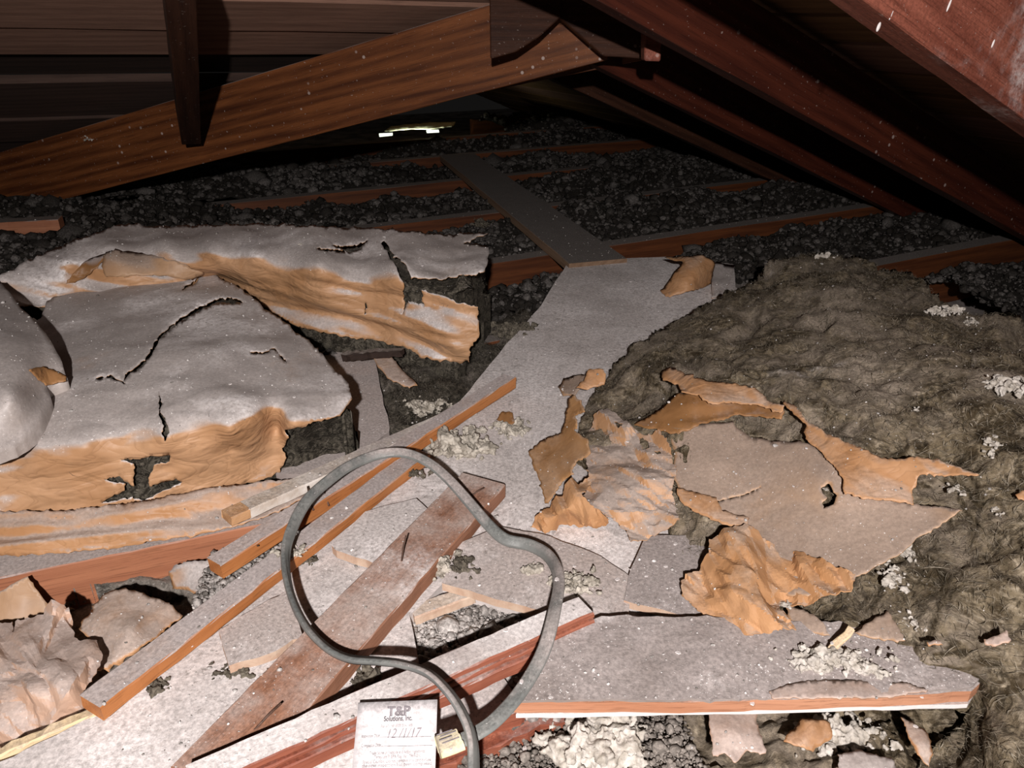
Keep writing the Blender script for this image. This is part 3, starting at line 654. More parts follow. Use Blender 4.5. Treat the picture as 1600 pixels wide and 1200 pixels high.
# kraft flange on the joist
sFl = Surf([(-170, 868, .012), (60, 862, .012), (200, 848, .012), (330, 830, .012), (400, 813, .013), (475, 785, .016), (-170, 815, .03), (60, 808, .03), (200, 795, .032), (360, 765, .03), (470, 755, .02)])
tag(sheet('kraft_flange', [(-170, 800), (100, 800), (300, 772), (370, 762), (485, 752), (475, 785), (402, 814), (330, 831), (200, 850), (60, 864), (-170, 870)], sFl, KRAFTM, 5, 1.2, (), paper_disp(.003, 14, 3, 5, (.2, 1, .4)), fac=[(18, .006, -7, 7), (9, .002, -6, 5)]), 'wavy kraft paper flange lying on the reddish joist', 'paper')

cK = [(-170, 447, .135), (0, 432, .14), (90, 387, .145), (190, 353, .148), (300, 352, .15), (400, 353, .15), (560, 360, .15), (700, 366, .15), (762, 369, .148), (100, 402, .15), (180, 385, .156), (260, 381, .16), (330, 383, .162), (400, 393, .162), (500, 410, .16), (620, 420, .157), (750, 428, .152), (600, 390, .157), (400, 372, .158),
      (735, 563, .035), (684, 562, .036), (650, 552, .038), (584, 532, .043), (553, 528, .045), (473, 511, .05), (400, 480, .062), (340, 446, .085), (130, 462, .10), (-170, 495, .095), vface(705, 500, 705, 562, .036), vface(580, 485, 580, 532, .043), vface(450, 460, 450, 504, .053), (340, 415, .135), (240, 412, .135), (120, 432, .125)]
sK = Surf(cK, 12)
kb = thing('insulation_batt', 'long back batt with wrinkled kraft side and dark wool right end', 'insulation', tuple(atz(420, 470, 0)))
sKw = Surf(cK+[(772, 390, .135), (778, 430, .10), (780, 480, .05), (762, 522, .03), (742, 548, .03), (750, 500, .08), (770, 400, .13)], 10)
sheet('wool_core', [(-170, 450), (90, 390), (190, 357), (400, 357), (762, 371), (770, 385), (778, 428), (782, 480), (764, 522), (742, 556), (684, 558), (650, 548), (550, 522), (470, 506), (400, 472), (330, 438), (130, 455), (-170, 488)], sKw, WOOLD, 7, 2, disp=wool_disp(.004, 40, 31), parent=kb, skirt=-.01, push=.020)
puK = [(-170, 445), (0, 430), (90, 384), (190, 350), (300, 351), (400, 351), (560, 357), (700, 364), (763, 366), (740, 376), (724, 379), (764, 388), (764, 397), (758, 424), (701, 432), (691, 440), (642, 437), (636, 417), (616, 396), (600, 376), (595, 380), (608, 400), (622, 424), (632, 448), (624, 470), (628, 492), (632, 474), (655, 478), (660, 475), (659, 453), (690, 462), (718, 474), (747, 480), (749, 516), (747, 528), (735, 540), (733, 566), (684, 564), (653, 558), (641, 547), (584, 532), (553, 528), (473, 512), (400, 478), (340, 450), (200, 452), (130, 466), (-170, 502)]
def dispK(p):
    low = np.clip((.150-p[:, 2])/.02, 0, 1)
    return .003*fbm(p, 9, 3, 78)+low*.002*crumple(p, 15, 5, 15, .6, (.15, .3, 1))+(1-low)*.0016*crumple(p, 18, 5, 17)
sheet('kraft_facing', puK, sK, KRAFTD, 4, 1.4, [crack([(520, 384), (545, 388), (562, 386), (575, 378)], 9, 6), crack([(495, 388), (520, 390), (540, 392)], 3, 3), crack([(570, 474), (572, 482), (570, 490)], 3, 2)], dispK, kb, fac=[(22, .0105, 15, 6), (10, .0046, 18, 5)], facmask=lambda p: np.clip((.158-p[:, 2])/.035, .10, 1))
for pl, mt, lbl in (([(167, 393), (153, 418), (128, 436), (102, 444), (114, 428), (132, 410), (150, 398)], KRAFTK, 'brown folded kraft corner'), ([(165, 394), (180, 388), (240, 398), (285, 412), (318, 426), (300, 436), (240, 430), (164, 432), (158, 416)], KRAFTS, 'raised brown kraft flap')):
    tag(sheet('paper_fold', pl, Surf(None, base=sK, lift=.007), mt, 5, 1, (), None, kb, fac=[(22, .003, 15, 3)]), lbl)
lb = thing('insulation_batt', 'rounded grey batt end at the left edge overlapping the middle batt', 'insulation', tuple(atz(0, 690, 0)))
cL = [(-170, 435, .15), (0, 442, .15), (30, 480, .15), (70, 522, .147), (95, 562, .140), (104, 588, .130), (0, 520, .162), (-170, 560, .165), (40, 570, .156), (70, 602, .130), (76, 622, .124), (50, 662, .120), (20, 694, .112), (-170, 704, .110), (20, 620, .152), (-170, 640, .150), (35, 650, .132)]
sL = Surf(cL, 14)
sheet('kraft_facing', [(-170, 425), (0, 438), (30, 476), (70, 518), (94, 558), (105, 590), (72, 601), (80, 622), (60, 655), (22, 698), (-170, 708)], sL, KRAFTG, 6, .6, (), lambda p: .0022*fbm(p, 12, 3, 79)+.001*crumple(p, 20, 5, 8), lb, skirt=.098, srows=3)
tag(sheet('paper_fold', [(46, 577), (60, 573), (84, 577), (104, 588), (103, 595), (72, 602), (58, 590)], Surf(None, base=sL, lift=.004), KRAFTK, 4, .8, (), None, lb), 'brown kraft fold at the batt corner')

# small pieces in the gap
timber('wood_splinter', zt(533, 555, .04), zt(626, 548, .05), .014, .010, [SHDARK, GREYPLANK], side=(0, 1, 0), label='dark weathered wood splinter under the wrinkled kraft side', cat='splinter', jit=.002)
tag(sheet('paper_scrap', [(578, 548), (600, 545), (622, 570), (652, 602), (640, 606), (615, 596), (590, 572)], Surf([(578, 548, .035), (622, 570, .03), (652, 602, .02), (600, 590, .025)]), KRAFTM, 6, 1, (), paper_disp(.003, 20, 4)), 'curled tan paper scrap over the dark wool heap', 'paper')

# ============================================================ ROCK WOOL PILE ON THE RIGHT
cR = [(950, 573, .03), (905, 640, .035), (1000, 535, .055), (1060, 500, .07), (1140, 453, .082), (1200, 421, .088), (1290, 398, .10), (1420, 430, .112), (1540, 490, .12), (1660, 530, .125), (1300, 440, .128), (1450, 480, .140), (1540, 560, .150), (1300, 540, .135), (1160, 520, .112), (1050, 590, .090), (1300, 640, .118), (1600, 700, .145), (1450, 660, .135),
      (1180, 650, .088), (1100, 720, .062), (1000, 680, .055), (930, 690, .040), (1300, 760, .085), (1450, 800, .088), (1580, 860, .10), (1200, 830, .045), (1130, 860, .030), (1060, 840, .026), (1280, 900, .048), (1420, 930, .060), (1300, 975, .042), (1440, 1040, .046), (1580, 1040, .062), (1580, 1160, .03), (1660, 1250, .02), (1750, 560, .125), (2080, 700, .10), (1850, 800, .125), (1850, 1050, .06), (2080, 1100, .05), (2080, 1440, .01), (1700, 1440, .005), (1380, 1440, -.02), (1500, 1130, -.005), (1440, 1185, -.018), (1400, 1290, -.02)]
sR = Surf(cR, 30)
oR = [(898, 690), (905, 650), (915, 618), (950, 574), (1000, 535), (1060, 500), (1085, 492), (1092, 480), (1140, 453), (1200, 421), (1240, 405), (1290, 398), (1350, 405), (1420, 430), (1480, 460), (1540, 490), (1720, 552), (2080, 700), (2080, 1440), (1380, 1440), (1400, 1290), (1440, 1185), (1500, 1130), (1530, 1088), (1450, 1040), (1380, 1000), (1290, 978), (1230, 940), (1120, 885), (1048, 860), (1050, 800), (950, 740)]
def fibres(name, o, n, L, mat, seed, parent=None, lift=.0015, clip=None):
    """wool strands: thin curved ribbons lying over a wool surface, one joined part"""
    r = np.random.default_rng(seed); me = o.data; V = np.array([v.co[:] for v in me.vertices])
    tri = np.array([p.vertices[:3] for p in me.polygons if len(p.vertices) == 3]); org = np.array(ROOTLOC[o.name])
    A, B, C_ = V[tri[:, 0]], V[tri[:, 1]], V[tri[:, 2]]; nn = np.cross(B-A, C_-A); ar = np.linalg.norm(nn, axis=1); nn /= ar[:, None]+1e-12
    k = r.choice(len(tri), n, p=ar/ar.sum()); u, v = r.random(n), r.random(n); fl_ = u+v > 1; u[fl_] = 1-u[fl_]; v[fl_] = 1-v[fl_]
    P = A[k]+(B-A)[k]*u[:, None]+(C_-A)[k]*v[:, None]; N = nn[k]
    ang = 3.2*vnoise((P+org)*9, seed)+r.normal(size=n)*.8
    t0 = np.cross(N, [0, 0, 1.0]+r.normal(size=(n, 3))*.01); t0 /= np.linalg.norm(t0, axis=1, keepdims=True)+1e-9; t1 = np.cross(N, t0)
    D_ = t0*np.cos(ang)[:, None]+t1*np.sin(ang)[:, None]; S_ = np.cross(N, D_)
    ln = L*r.lognormal(0, .45, n); cur = r.normal(size=n)*.5; wd = .00019*r.lognormal(0, .4, n); lf = lift*r.uniform(-.2, 1.6, n)
    vs = []; m = 5
    for j in range(m):
        t = j/(m-1)-.5; c = P+D_*(ln*t)[:, None]+S_*(ln*cur*(t*t-.1))[:, None]+N*(lf+.0022*(1-4*t*t))[:, None]
        ww = wd*(1-abs(t)*1.5); vs += [c-S_*ww[:, None], c+S_*ww[:, None]]
    Vv = np.stack(vs, 1).reshape(-1, 3); b = (np.arange(n)*2*m)[:, None]; Fq = []
    for j in range(m-1): Fq.append(np.concatenate([b+2*j, b+2*j+1, b+2*j+3, b+2*j+2], 1))
    Fq = np.concatenate(Fq); me2 = bpy.data.meshes.new(name); nf = len(Fq)
    me2.vertices.add(len(Vv)); me2.vertices.foreach_set('co', Vv.ravel()); me2.loops.add(nf*4); me2.loops.foreach_set('vertex_index', Fq.ravel().astype(np.int32))
    me2.polygons.add(nf); me2.polygons.foreach_set('loop_start', np.arange(0, nf*4, 4, dtype=np.int32)); me2.update(calc_edges=True)
    at = me2.attributes.new('tone', 'FLOAT', 'POINT'); at.data.foreach_set('value', np.repeat(r.random(n)**1.3, 2*m))
    me2.materials.append(mat); f = bpy.data.objects.new(name, me2); link(f, parent)
    if parent is None: f.location = org
    elif o.parent != parent or parent == o: pass
    f['kind'] = 'stuff'; return f
FIB = m_tone('wool_fibre', (.09, .072, .048), (.38, .33, .26)); FIBD = m_tone('dark_wool_fibre', (.03, .026, .02), (.24, .21, .17))
pile = tag(sheet('rock_wool_pile', oR, sR, WOOLR, 4, 1.6, disp=wool_disp(.0135, 11, 41), skirt=.0, srows=3), 'large heap of olive brown rock wool insulation on the right', 'insulation')

fibres('wool_fibres', pile, 24000, .007, FIB, 501, pile)
def onR(name, outline, mat, lift, disp, label, bumps=(), sp=5, jag=1.2, holes=(), smooth=True, fac=()):
    s = Surf(None, base=sR, lift=lift, bumps=bumps)
    if name.startswith('crumpled'): smooth = False
    return tag(sheet(name, outline, s, mat, sp, jag, holes, disp, smooth=smooth, fac=fac), label, 'paper')
onR('kraft_sheet', [(1044, 669), (1110, 660), (1145, 660), (1171, 682), (1215, 688), (1263, 693), (1311, 730), (1320, 765), (1425, 787), (1504, 796), (1473, 817), (1438, 839), (1412, 861), (1380, 880), (1337, 900), (1329, 916), (1316, 914), (1263, 931), (1228, 927), (1180, 900), (1150, 830), (1119, 800), (1062, 765), (1049, 739), (1053, 704)], KRAFTS, .019,
    lambda p: .0015*fbm(p, 10, 2, 3), 'large flat dusty brown kraft sheet lying on the rock wool pile', sp=6, fac=[(70, .0035, -20, 1.5), (26, .001, 30, 2)],
    holes=[[(1283, 765), (1296, 757), (1301, 768), (1308, 775), (1302, 788), (1286, 794), (1284, 786), (1292, 778)], crack([(1030, 735), (1090, 790), (1160, 772), (1188, 760)], 1.2, 1)])
onR('kraft_strip', [(1033, 581), (1044, 574), (1084, 586), (1084, 592), (1127, 594), (1180, 607), (1202, 625), (1226, 634), (1219, 644), (1180, 631), (1145, 631), (1106, 631), (1092, 618), (1066, 614), (1057, 596), (1036, 592)], KRAFT, .040, None, 'light curled kraft strip along the upper rim of the torn sheet', sp=4, fac=[(16, .0035, 15, 3), (8, .001, 10, 2)])
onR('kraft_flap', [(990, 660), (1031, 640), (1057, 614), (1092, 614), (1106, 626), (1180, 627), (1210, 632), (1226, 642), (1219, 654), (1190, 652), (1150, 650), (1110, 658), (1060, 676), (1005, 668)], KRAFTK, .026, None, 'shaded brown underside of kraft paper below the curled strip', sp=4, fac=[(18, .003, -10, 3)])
onR('kraft_strip', [(1224, 628), (1241, 634), (1263, 660), (1294, 677), (1337, 695), (1386, 717), (1442, 717), (1469, 719), (1530, 742), (1469, 744), (1438, 743), (1425, 765), (1427, 789), (1394, 782), (1346, 780), (1318, 769), (1316, 747), (1302, 726), (1281, 704), (1259, 686), (1260, 664), (1236, 644)], KRAFT, .030, None, 'pale orange torn kraft strip pointing right across the pile', sp=4, fac=[(34, .0035, 30, 2.5), (12, .0012, 25, 2)])
sPD = Surf([(825, 705, .02), (850, 782, .02), (857, 787, .02), (835, 735, .02), (867, 677, .04), (895, 735, .045), (890, 618, .07), (912, 642, .075), (917, 690, .062), (895, 665, .06), (878, 755, .03)])
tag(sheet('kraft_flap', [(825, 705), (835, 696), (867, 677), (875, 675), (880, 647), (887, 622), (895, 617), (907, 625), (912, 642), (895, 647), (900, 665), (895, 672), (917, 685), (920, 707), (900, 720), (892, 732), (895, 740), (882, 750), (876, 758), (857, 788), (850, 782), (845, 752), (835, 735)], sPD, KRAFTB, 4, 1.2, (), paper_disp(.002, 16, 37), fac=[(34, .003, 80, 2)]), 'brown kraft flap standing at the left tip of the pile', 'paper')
onR('crumpled_kraft', [(918, 665), (930, 650), (950, 644), (967, 655), (1005, 677), (1032, 677), (1046, 700), (1057, 737), (1050, 767), (1061, 817), (1025, 830), (985, 840), (980, 822), (945, 802), (905, 782), (922, 750), (913, 710)], KRAFTC, .024, None, 'wrinkled grey and orange kraft paper at the left of the large sheet', bumps=[(960, 780, 40, .012), (1000, 730, 50, .010)], sp=3.5, fac=[(38, .0085, 20, 2.0), (17, .005, 15, 2.6), (9, .0022, 25, 2)],
    holes=[[(996, 678), (1010, 684), (1013, 697), (1002, 695)], [(1022, 702), (1030, 701), (1032, 706), (1025, 707)], [(961, 664), (976, 668), (968, 673)], [(1036, 676), (1050, 690), (1050, 705), (1044, 690)]])
sPF = Surf([(827, 825, .018), (842, 832, .016), (870, 830, .016), (887, 822, .016), (947, 820, .018), (950, 807, .03), (907, 777, .05), (895, 750, .05), (922, 750, .05), (860, 785, .035), (840, 807, .03), (880, 800, .042)])
tag(sheet('crumpled_kraft', [(827, 825), (837, 807), (860, 785), (880, 765), (895, 750), (902, 757), (920, 747), (924, 757), (907, 779), (950, 807), (947, 820), (887, 822), (870, 830), (842, 831)], sPF, KRAFTC2, 3.5, 1, (), None, smooth=False, fac=[(26, .008, 60, 2.4), (11, .004, 65, 3)]), 'small crumpled orange kraft piece on the powdered plywood', 'paper')
onR('kraft_strip', [(1058, 763), (1085, 768), (1119, 776), (1127, 796), (1171, 809), (1166, 828), (1119, 814), (1088, 801), (1062, 782)], KRAFT, .027, paper_disp(.003, 20, 45), 'narrow orange kraft strip bridging the two crumpled papers')
onR('crumpled_kraft', [(1108, 844), (1149, 826), (1180, 824), (1263, 861), (1337, 898), (1329, 918), (1267, 929), (1228, 927), (1222, 942), (1243, 980), (1171, 992), (1127, 993), (1097, 957), (1066, 936), (1068, 909), (1110, 868)], KRAFTC2, .028, None, 'big crumpled bright orange kraft paper at the front of the pile', bumps=[(1160, 895, 60, .022), (1180, 960, 40, .010)], sp=4, fac=[(52, .012, 40, 1.8), (24, .0075, 60, 2.4), (11, .003, 40, 2)])
onR('paper_scrap', [(1226, 942), (1262, 956), (1287, 972), (1296, 992), (1241, 984)], KRAFTS, .008, paper_disp(.002, 18, 49), 'tan paper corner right of the big crumpled kraft')
onR('paper_scrap', [(1335, 990), (1362, 968), (1388, 953), (1414, 1000), (1370, 997)], KRAFTS, .008, paper_disp(.002, 18, 50), 'brown paper triangle on the wool above the plywood edge')
sPJ = Surf([(901, 605, .07), (920, 577, .085), (946, 585, .085), (944, 601, .075), (917, 609, .07)])
tag(sheet('paper_scrap', [(900, 606), (912, 596), (920, 577), (942, 576), (947, 585), (944, 601), (917, 609)], sPJ, KRAFT, 5, .8, (), paper_disp(.002, 24, 51)), 'small bright orange paper tab at the top of the left tip', 'paper')
tag(sheet('paper_scrap', [(872, 605), (880, 590), (918, 584), (914, 596), (897, 618), (880, 618)], Surf([(872, 605, .03), (918, 584, .05), (897, 618, .04), (880, 590, .035)]), KRAFTS, 5, .8, (), paper_disp(.002, 24, 52)), 'small grey brown paper scrap leaning by the orange tab', 'paper')
tag(sheet('paper_scrap', [(1040, 404), (1062, 401), (1081, 402), (1090, 398), (1101, 402), (1116, 408), (1112, 426), (1114, 443), (1075, 457), (1040, 462), (1030, 452), (1053, 430), (1068, 412)], Surf([(1040, 404, .05), (1090, 399, .07), (1115, 408, .06), (1113, 443, .02), (1040, 462, .018), (1030, 452, .02), (1080, 430, .05)]), KRAFT, 5, 1, (), None, fac=[(16, .006, 30, 1.5)]), 'crumpled brown paper at the far corner of the plywood panel', 'paper')
tag(sheet('paper_scrap', [(1113, 409), (1148, 414), (1144, 428), (1135, 458), (1112, 466)], Surf([(1113, 409, .03), (1148, 414, .03), (1135, 458, .018), (1112, 466, .018)]), KRAFTD, 6, 1, (), paper_disp(.002, 18, 54)), 'grey dusty paper corner beside the crumpled brown paper', 'paper')

# bottom scraps
def flatsheet(name, outline, z, mat, label, disp=None, tilt=0, sp=5):
    a = np.array(outline); c = a.mean(0); s = Surf([(x, y, z+tilt*(c[1]-y)/60*.01) for x, y in outline]+[(c[0], c[1], z+.004)])
    return tag(sheet(name, outline, s, mat, sp, 1.2, (), disp or paper_disp(.003, 22, SEED[0])), label, 'paper')
flatsheet('paper_scrap', [(1106, 1114), (1140, 1106), (1180, 1106), (1189, 1146), (1197, 1176), (1167, 1172), (1149, 1191), (1132, 1176), (1114, 1181)], .004, PINKP, 'tan paper tongue sticking out under the plywood edge')
flatsheet('paper_scrap', [(1224, 1159), (1234, 1140), (1250, 1126), (1294, 1130), (1302, 1150), (1272, 1172)], .006, KRAFT, 'crumpled orange scrap beside white fluff at the bottom', lambda p: .006*crumple(p, 30, 6, 60))
flatsheet('paper_scrap', [(1407, 1122), (1447, 1146), (1458, 1180), (1451, 1198), (1429, 1172)], .010, KRAFTM, 'leaf shaped orange paper sliver at the bottom right')
flatsheet('paper_scrap', [(1202, 1080), (1232, 1067), (1290, 1062), (1350, 1064), (1420, 1067), (1451, 1079), (1381, 1090), (1206, 1090)], .0405, PINKP, 'tan torn veneer flake along the plywood edge', lambda p: .0012*crumple(p, 20, 4, 61))
flatsheet('paper_scrap', [(1310, 1180), (1340, 1173), (1395, 1185), (1405, 1210), (1310, 1212)], .006, KRAFTD, 'grey dusty paper scrap at the bottom edge')
onR('paper_scrap', [(1537, 998), (1560, 992), (1572, 983), (1580, 1000), (1550, 1010), (1540, 1008)], PINKP, .014, paper_disp(.002, 30, 62), 'pinkish paper flake on the wool near the right edge')
onR('paper_scrap', [(1448, 1003), (1470, 1001), (1473, 1007), (1450, 1009)], KRAFTM, .014, None, 'tiny orange paper flake beside the white specks on the wool')
onR('paper_scrap', [(1588, 772), (1602, 766), (1604, 782), (1592, 780)], KRAFT, .014, None, 'tiny orange paper flake at the right edge')
timber('wood_splinter', zt(1303, 1018, .046), zt(1336, 984, .058), .006, .003, [PALE], side=(-1, 0, 0), label='small orange wood splinter leaning on the plywood sheet', cat='splinter', seg=4, jit=.0006, bev=.0008)

# torn papers at lower left
sT1 = Surf([(100, 945, .012), (60, 957, .008), (0, 966, .0), (-30, 1000, .0), (113, 980, .0), (60, 1040, .022), (140, 1008, .004), (155, 1040, .004), (131, 1075, .008), (145, 1100, .0), (93, 1131, -.012), (60, 1140, -.015), (0, 1172, -.02), (-30, 1200, -.02), (0, 1080, .008), (85, 1075, .014), (40, 1000, .016)], 14)
tag(sheet('torn_paper', [(-40, 968), (0, 968), (16, 968), (17, 985), (21, 968), (35, 963), (67, 957), (69, 951), (88, 943), (107, 947), (113, 963), (116, 997), (125, 1005), (152, 1005), (160, 1035), (149, 1055), (131, 1076), (145, 1101), (93, 1131), (64, 1140), (35, 1163), (13, 1175), (-40, 1215)], sT1, PINKP, 4.5, 1.2, (), None, smooth=False, fac=[(60, .014, 60, 1.8), (26, .006, 40, 2.4), (12, .0016, 0, 1.5)]), 'pinkish crumpled torn paper filling the lower left corner', 'paper')
sT2 = Surf([(163, 929, -.004), (197, 920, .0), (240, 931, -.002), (264, 944, -.006), (283, 963, -.012), (253, 984, -.012), (184, 1035, -.012), (149, 1051, -.012), (125, 981, -.012), (200, 980, .004), (141, 957, -.008)])
tag(sheet('torn_paper', [(145, 947), (163, 929), (180, 924), (197, 920), (220, 926), (240, 931), (264, 944), (285, 964), (253, 990), (213, 1020), (184, 1040), (149, 1053), (149, 1008), (124, 984), (141, 957)], sT2, KRAFTM, 5, 1.5, (), None, fac=[(30, .004, -50, 3), (12, .0014, -45, 2)]), 'fan shaped brown torn paper beside the dusty long lath', 'paper')
sT3 = Surf([(-40, 940, .004), (43, 901, .006), (75, 944, -.02), (67, 957, -.025), (0, 968, -.02), (40, 935, -.012)])
tag(sheet('torn_paper', [(-40, 944), (0, 924), (43, 901), (53, 917), (75, 944), (72, 965), (40, 975), (-40, 985)], sT3, KRAFTS, 6, .8, (), paper_disp(.003, 16, 75)), 'shaded brown paper fold against the reddish joist at the left edge', 'paper')
sT4 = Surf([(268, 920, -.035), (264, 893, -.022), (276, 882, -.015), (333, 874, -.012), (345, 893, -.02), (318, 932, -.03)])
tag(sheet('torn_paper', [(268, 920), (264, 893), (276, 882), (300, 878), (333, 873), (346, 893), (318, 932), (291, 922)], sT4, KRAFTD, 6, 1.2, (), paper_disp(.003, 16, 76)), 'small grey torn paper under the end of the orange lath', 'paper')

for o in list(COL.objects):
    if o.name.startswith('wool_core'): f = fibres('wool_fibres', o, 5000, .008, FIBD, 502, o)
    if o.name.startswith('wool_clump'): f = fibres('wool_fibres', o, 6000, .008, FIBD, 503, o)
    if o.name == 'loose_fill_insulation.009': f = fibres('wool_fibres', o, 7000, .009, FIB, 504, o)
# ============================================================ STICKS
def stick(name, a, za, b, zb, w, t, mats, label, cat='stick', parent=None, **k):
    return timber(name, atz(*a, za), atz(*b, zb), w, t, mats, side=(-1, .6, 0), label=label, cat=cat, parent=parent, **k)
psk = thing('painted_stick', 'flaking white painted stick with bare sawn end lying behind the orange lath', 'stick', tuple(atz(560, 720, .02)))
stick('painted_length', (390, 797), .0455, (745, 636), .034, .021, .011, [PAINTOLD, PAINTOLD], None, cat=None, parent=psk, seg=22)
tag(stick('bare_end', (362, 809), .046, (391, 796), .0455, .0205, .0105, [BARE, BARE], None, cat=None, parent=psk, seg=4), 'bare tan sawn end')
stick('wood_lath', (345, 884), .030, (806, 590), .046, .021, .016, [REDBRIGHT, LATHTOP], 'long orange lath with grey dusty top reaching over the powdered plywood', seg=26)
stick('wood_lath', (158, 1106), .036, (672, 708), .030, .025, .013, [REDBRIGHT, LATHTOP], 'long dusty brown lath in front of the orange one, end at lower left', seg=26)
stick('pale_stick', (-30, 1194), .008, (154, 1113), .016, .009, .008, [PALE, PALE], 'thin pale yellow stick at lower left under the dusty lath', seg=12, jit=.0008)
S4q = atz(600, 860, .034); e0, e1 = atz(789, 757, .034), atz(360, 1246, .034); dd = (e1-e0)/np.linalg.norm(e1-e0)
w4 = abs(np.cross(dd, S4q-e0)[2])
bat = timber('wood_batten', e0, e1, w4, .017, [BATTEN, BATTEN], side=(-1, .4, 0), label='wide dusty brown batten with rusty nails inside the cable loop', cat='batten', seg=26)
e0, e1 = atz(928, 957, .048), atz(300, 1236, .048); dd = (e1-e0)/np.linalg.norm(e1-e0); w5 = abs(np.cross(dd, atz(905, 930, .048)-e0)[2])
mo = thing('painted_moulding', 'white painted moulding with red brown edge crossing behind the card', 'moulding', tuple((e0+e1)/2-np.array([0, 0, .03])))
timber('moulding_face', e0, e1, w5, .006, [MAHOG, PAINT], side=(-1, 1, 0), parent=mo, seg=26)
off = np.array([dd[1], -dd[0], 0]); off = off if off[1] < 0 else -off
timber('moulding_bead', e0+off*.002-np.array([0, 0, .0062]), e1+off*.002-np.array([0, 0, .0062]), w5*.9, .004, [MAHOG, MAHOG], side=(-1, 1, 0), parent=mo, seg=26, bev=.001)
timber('moulding_back', e0+off*.005-np.array([0, 0, .0104]), e1+off*.005-np.array([0, 0, .0104]), w5, .012, [MAHOG, MAHOG], side=(-1, 1, 0), parent=mo, seg=26)
e0, e1 = atz(820, 1110, .012), atz(420, 1255, .012)
timber('painted_board', e0, e1, .05, .03, [MAHOG, PAINT], side=(-1, 1, 0), label='white topped board with split red edge at the bottom under the cable', cat='board', seg=20, jit=.002)
e0, e1 = atz(990, 1085, -.002), atz(640, 1215, -.002)
timber('split_timber', e0, e1, .03, .03, [MAHOG, MAHOG], side=(-1, 1, 0), label='red split timber peeking out below the plywood corner', cat='timber', seg=16, jit=.003)

# ============================================================ CABLE with label, CARD
CP = [(706, 1163, .052, 0), (740, 1148, .052, 0), (775, 1124, .054, 0), (815, 1078, .058, 5), (848, 1020, .064, 10), (865, 960, .068, 20), (873, 905, .062, 35), (858, 870, .052, 45), (828, 852, .046, 50), (790, 843, .046, 40), (765, 822, .050, 20), (735, 787, .058, 10), (700, 748, .064, 8), (668, 722, .068, 15), (632, 708, .070, 30), (592, 710, .070, 40), (548, 727, .068, 35), (512, 752, .066, 30), (480, 782, .063, 30), (458, 822, .058, 45),
      (446, 866, .052, 60), (452, 920, .048, 70), (474, 972, .046, 65), (508, 1010, .046, 50), (545, 1029, .048, 40), (590, 1033, .052, 35), (630, 1038, .058, 35), (672, 1054, .064, 45), (706, 1088, .066, 50), (728, 1126, .064, 55), (738, 1160, .060, 60), (740, 1200, .054, 60), (740, 1262, .050, 60)]
def catmull(P, n=8):
    P = np.array(P, float); Q = np.vstack([2*P[0]-P[1], P, 2*P[-1]-P[-2]]); out = []
    for i in range(1, len(Q)-2):
        for k in range(n):
            t = k/n; out.append(.5*((2*Q[i])+(-Q[i-1]+Q[i+1])*t+(2*Q[i-1]-5*Q[i]+4*Q[i+1]-Q[i+2])*t*t+(-Q[i-1]+3*Q[i]-3*Q[i+1]+Q[i+2])*t**3))
    out.append(Q[-2]); return np.array(out)
W3 = [np.append(atz(x, y, z), r) for x, y, z, r in CP]; path = catmull(W3, 7)
prof = []
for k in range(20):
    a = 2*math.pi*k/20; cx, cz = math.cos(a), math.sin(a); prof.append((cx*.0056, cz*(.0026+.0007*math.cos(3*math.pi*cx*.98))))
def sweep(path, prof):
    V, Fc = [], []; n = len(prof)
    for i, q in enumerate(path):
        t = path[min(i+1, len(path)-1), :3]-path[max(i-1, 0), :3]; t /= np.linalg.norm(t)
        s = np.cross(t, [0, 0, 1]); s /= np.linalg.norm(s); u = np.cross(s, t); r = math.radians(q[3]); s2 = s*math.cos(r)+u*math.sin(r); u2 = u*math.cos(r)-s*math.sin(r)
        for a, b in prof: V.append(q[:3]+s2*a+u2*b)
    for i in range(len(path)-1):
        for k in range(n): Fc.append((i*n+k, i*n+(k+1) % n, (i+1)*n+(k+1) % n, (i+1)*n+k))
    Fc.append(tuple(range(n))); Fc.append(tuple((len(path)-1)*n+k for k in range(n-1, -1, -1))); return V, Fc
cab = thing('electrical_cable', 'flat grey electrical cable looped over the sticks and boards', 'cable', tuple(atz(650, 900, .03)))
V, Fc = sweep(path, prof); mesh_obj('sheath', V, Fc, CABLE, cab)
# yellowed sticker wrapped round the cable end
Ls = [np.append(atz(x, y, z), r) for x, y, z, r in [(684, 1168, .0535, 0), (696, 1164, .0535, 0), (707, 1160, .0535, 0), (719, 1155, .0535, 0)]]
lp = catmull(Ls, 4); V, Fc = sweep(lp, [(a*1.55, b*1.45) for a, b in prof]); stk = mesh_obj('sticker', V, Fc, STICK, cab); tag(stk, 'yellowed printed sticker')
dv, df = [], []
for k, (lat, i0, i1) in enumerate(((-.0062, 1, 10), (-.0035, 2, 11), (-.0008, 1, 8), (.0020, 2, 11))):
    for i in (i0, i1):
        q = lp[i, :3]; t = lp[i+1, :3]-lp[i-1, :3]; t /= np.linalg.norm(t); s_ = np.cross(t, [0, 0, 1]); s_ /= np.linalg.norm(s_); c = q+s_*lat+np.array([0, 0, .0026*1.45*math.sqrt(max(0, 1-(lat/.0087)**2))+.0012]); dv += [c-s_*.0004, c+s_*.0004]
    b_ = k*4; df.append((b_, b_+1, b_+3, b_+2))
tag(mesh_obj('printed_lines', dv, df, INKL, stk, smooth=False), 'lines of tiny print')

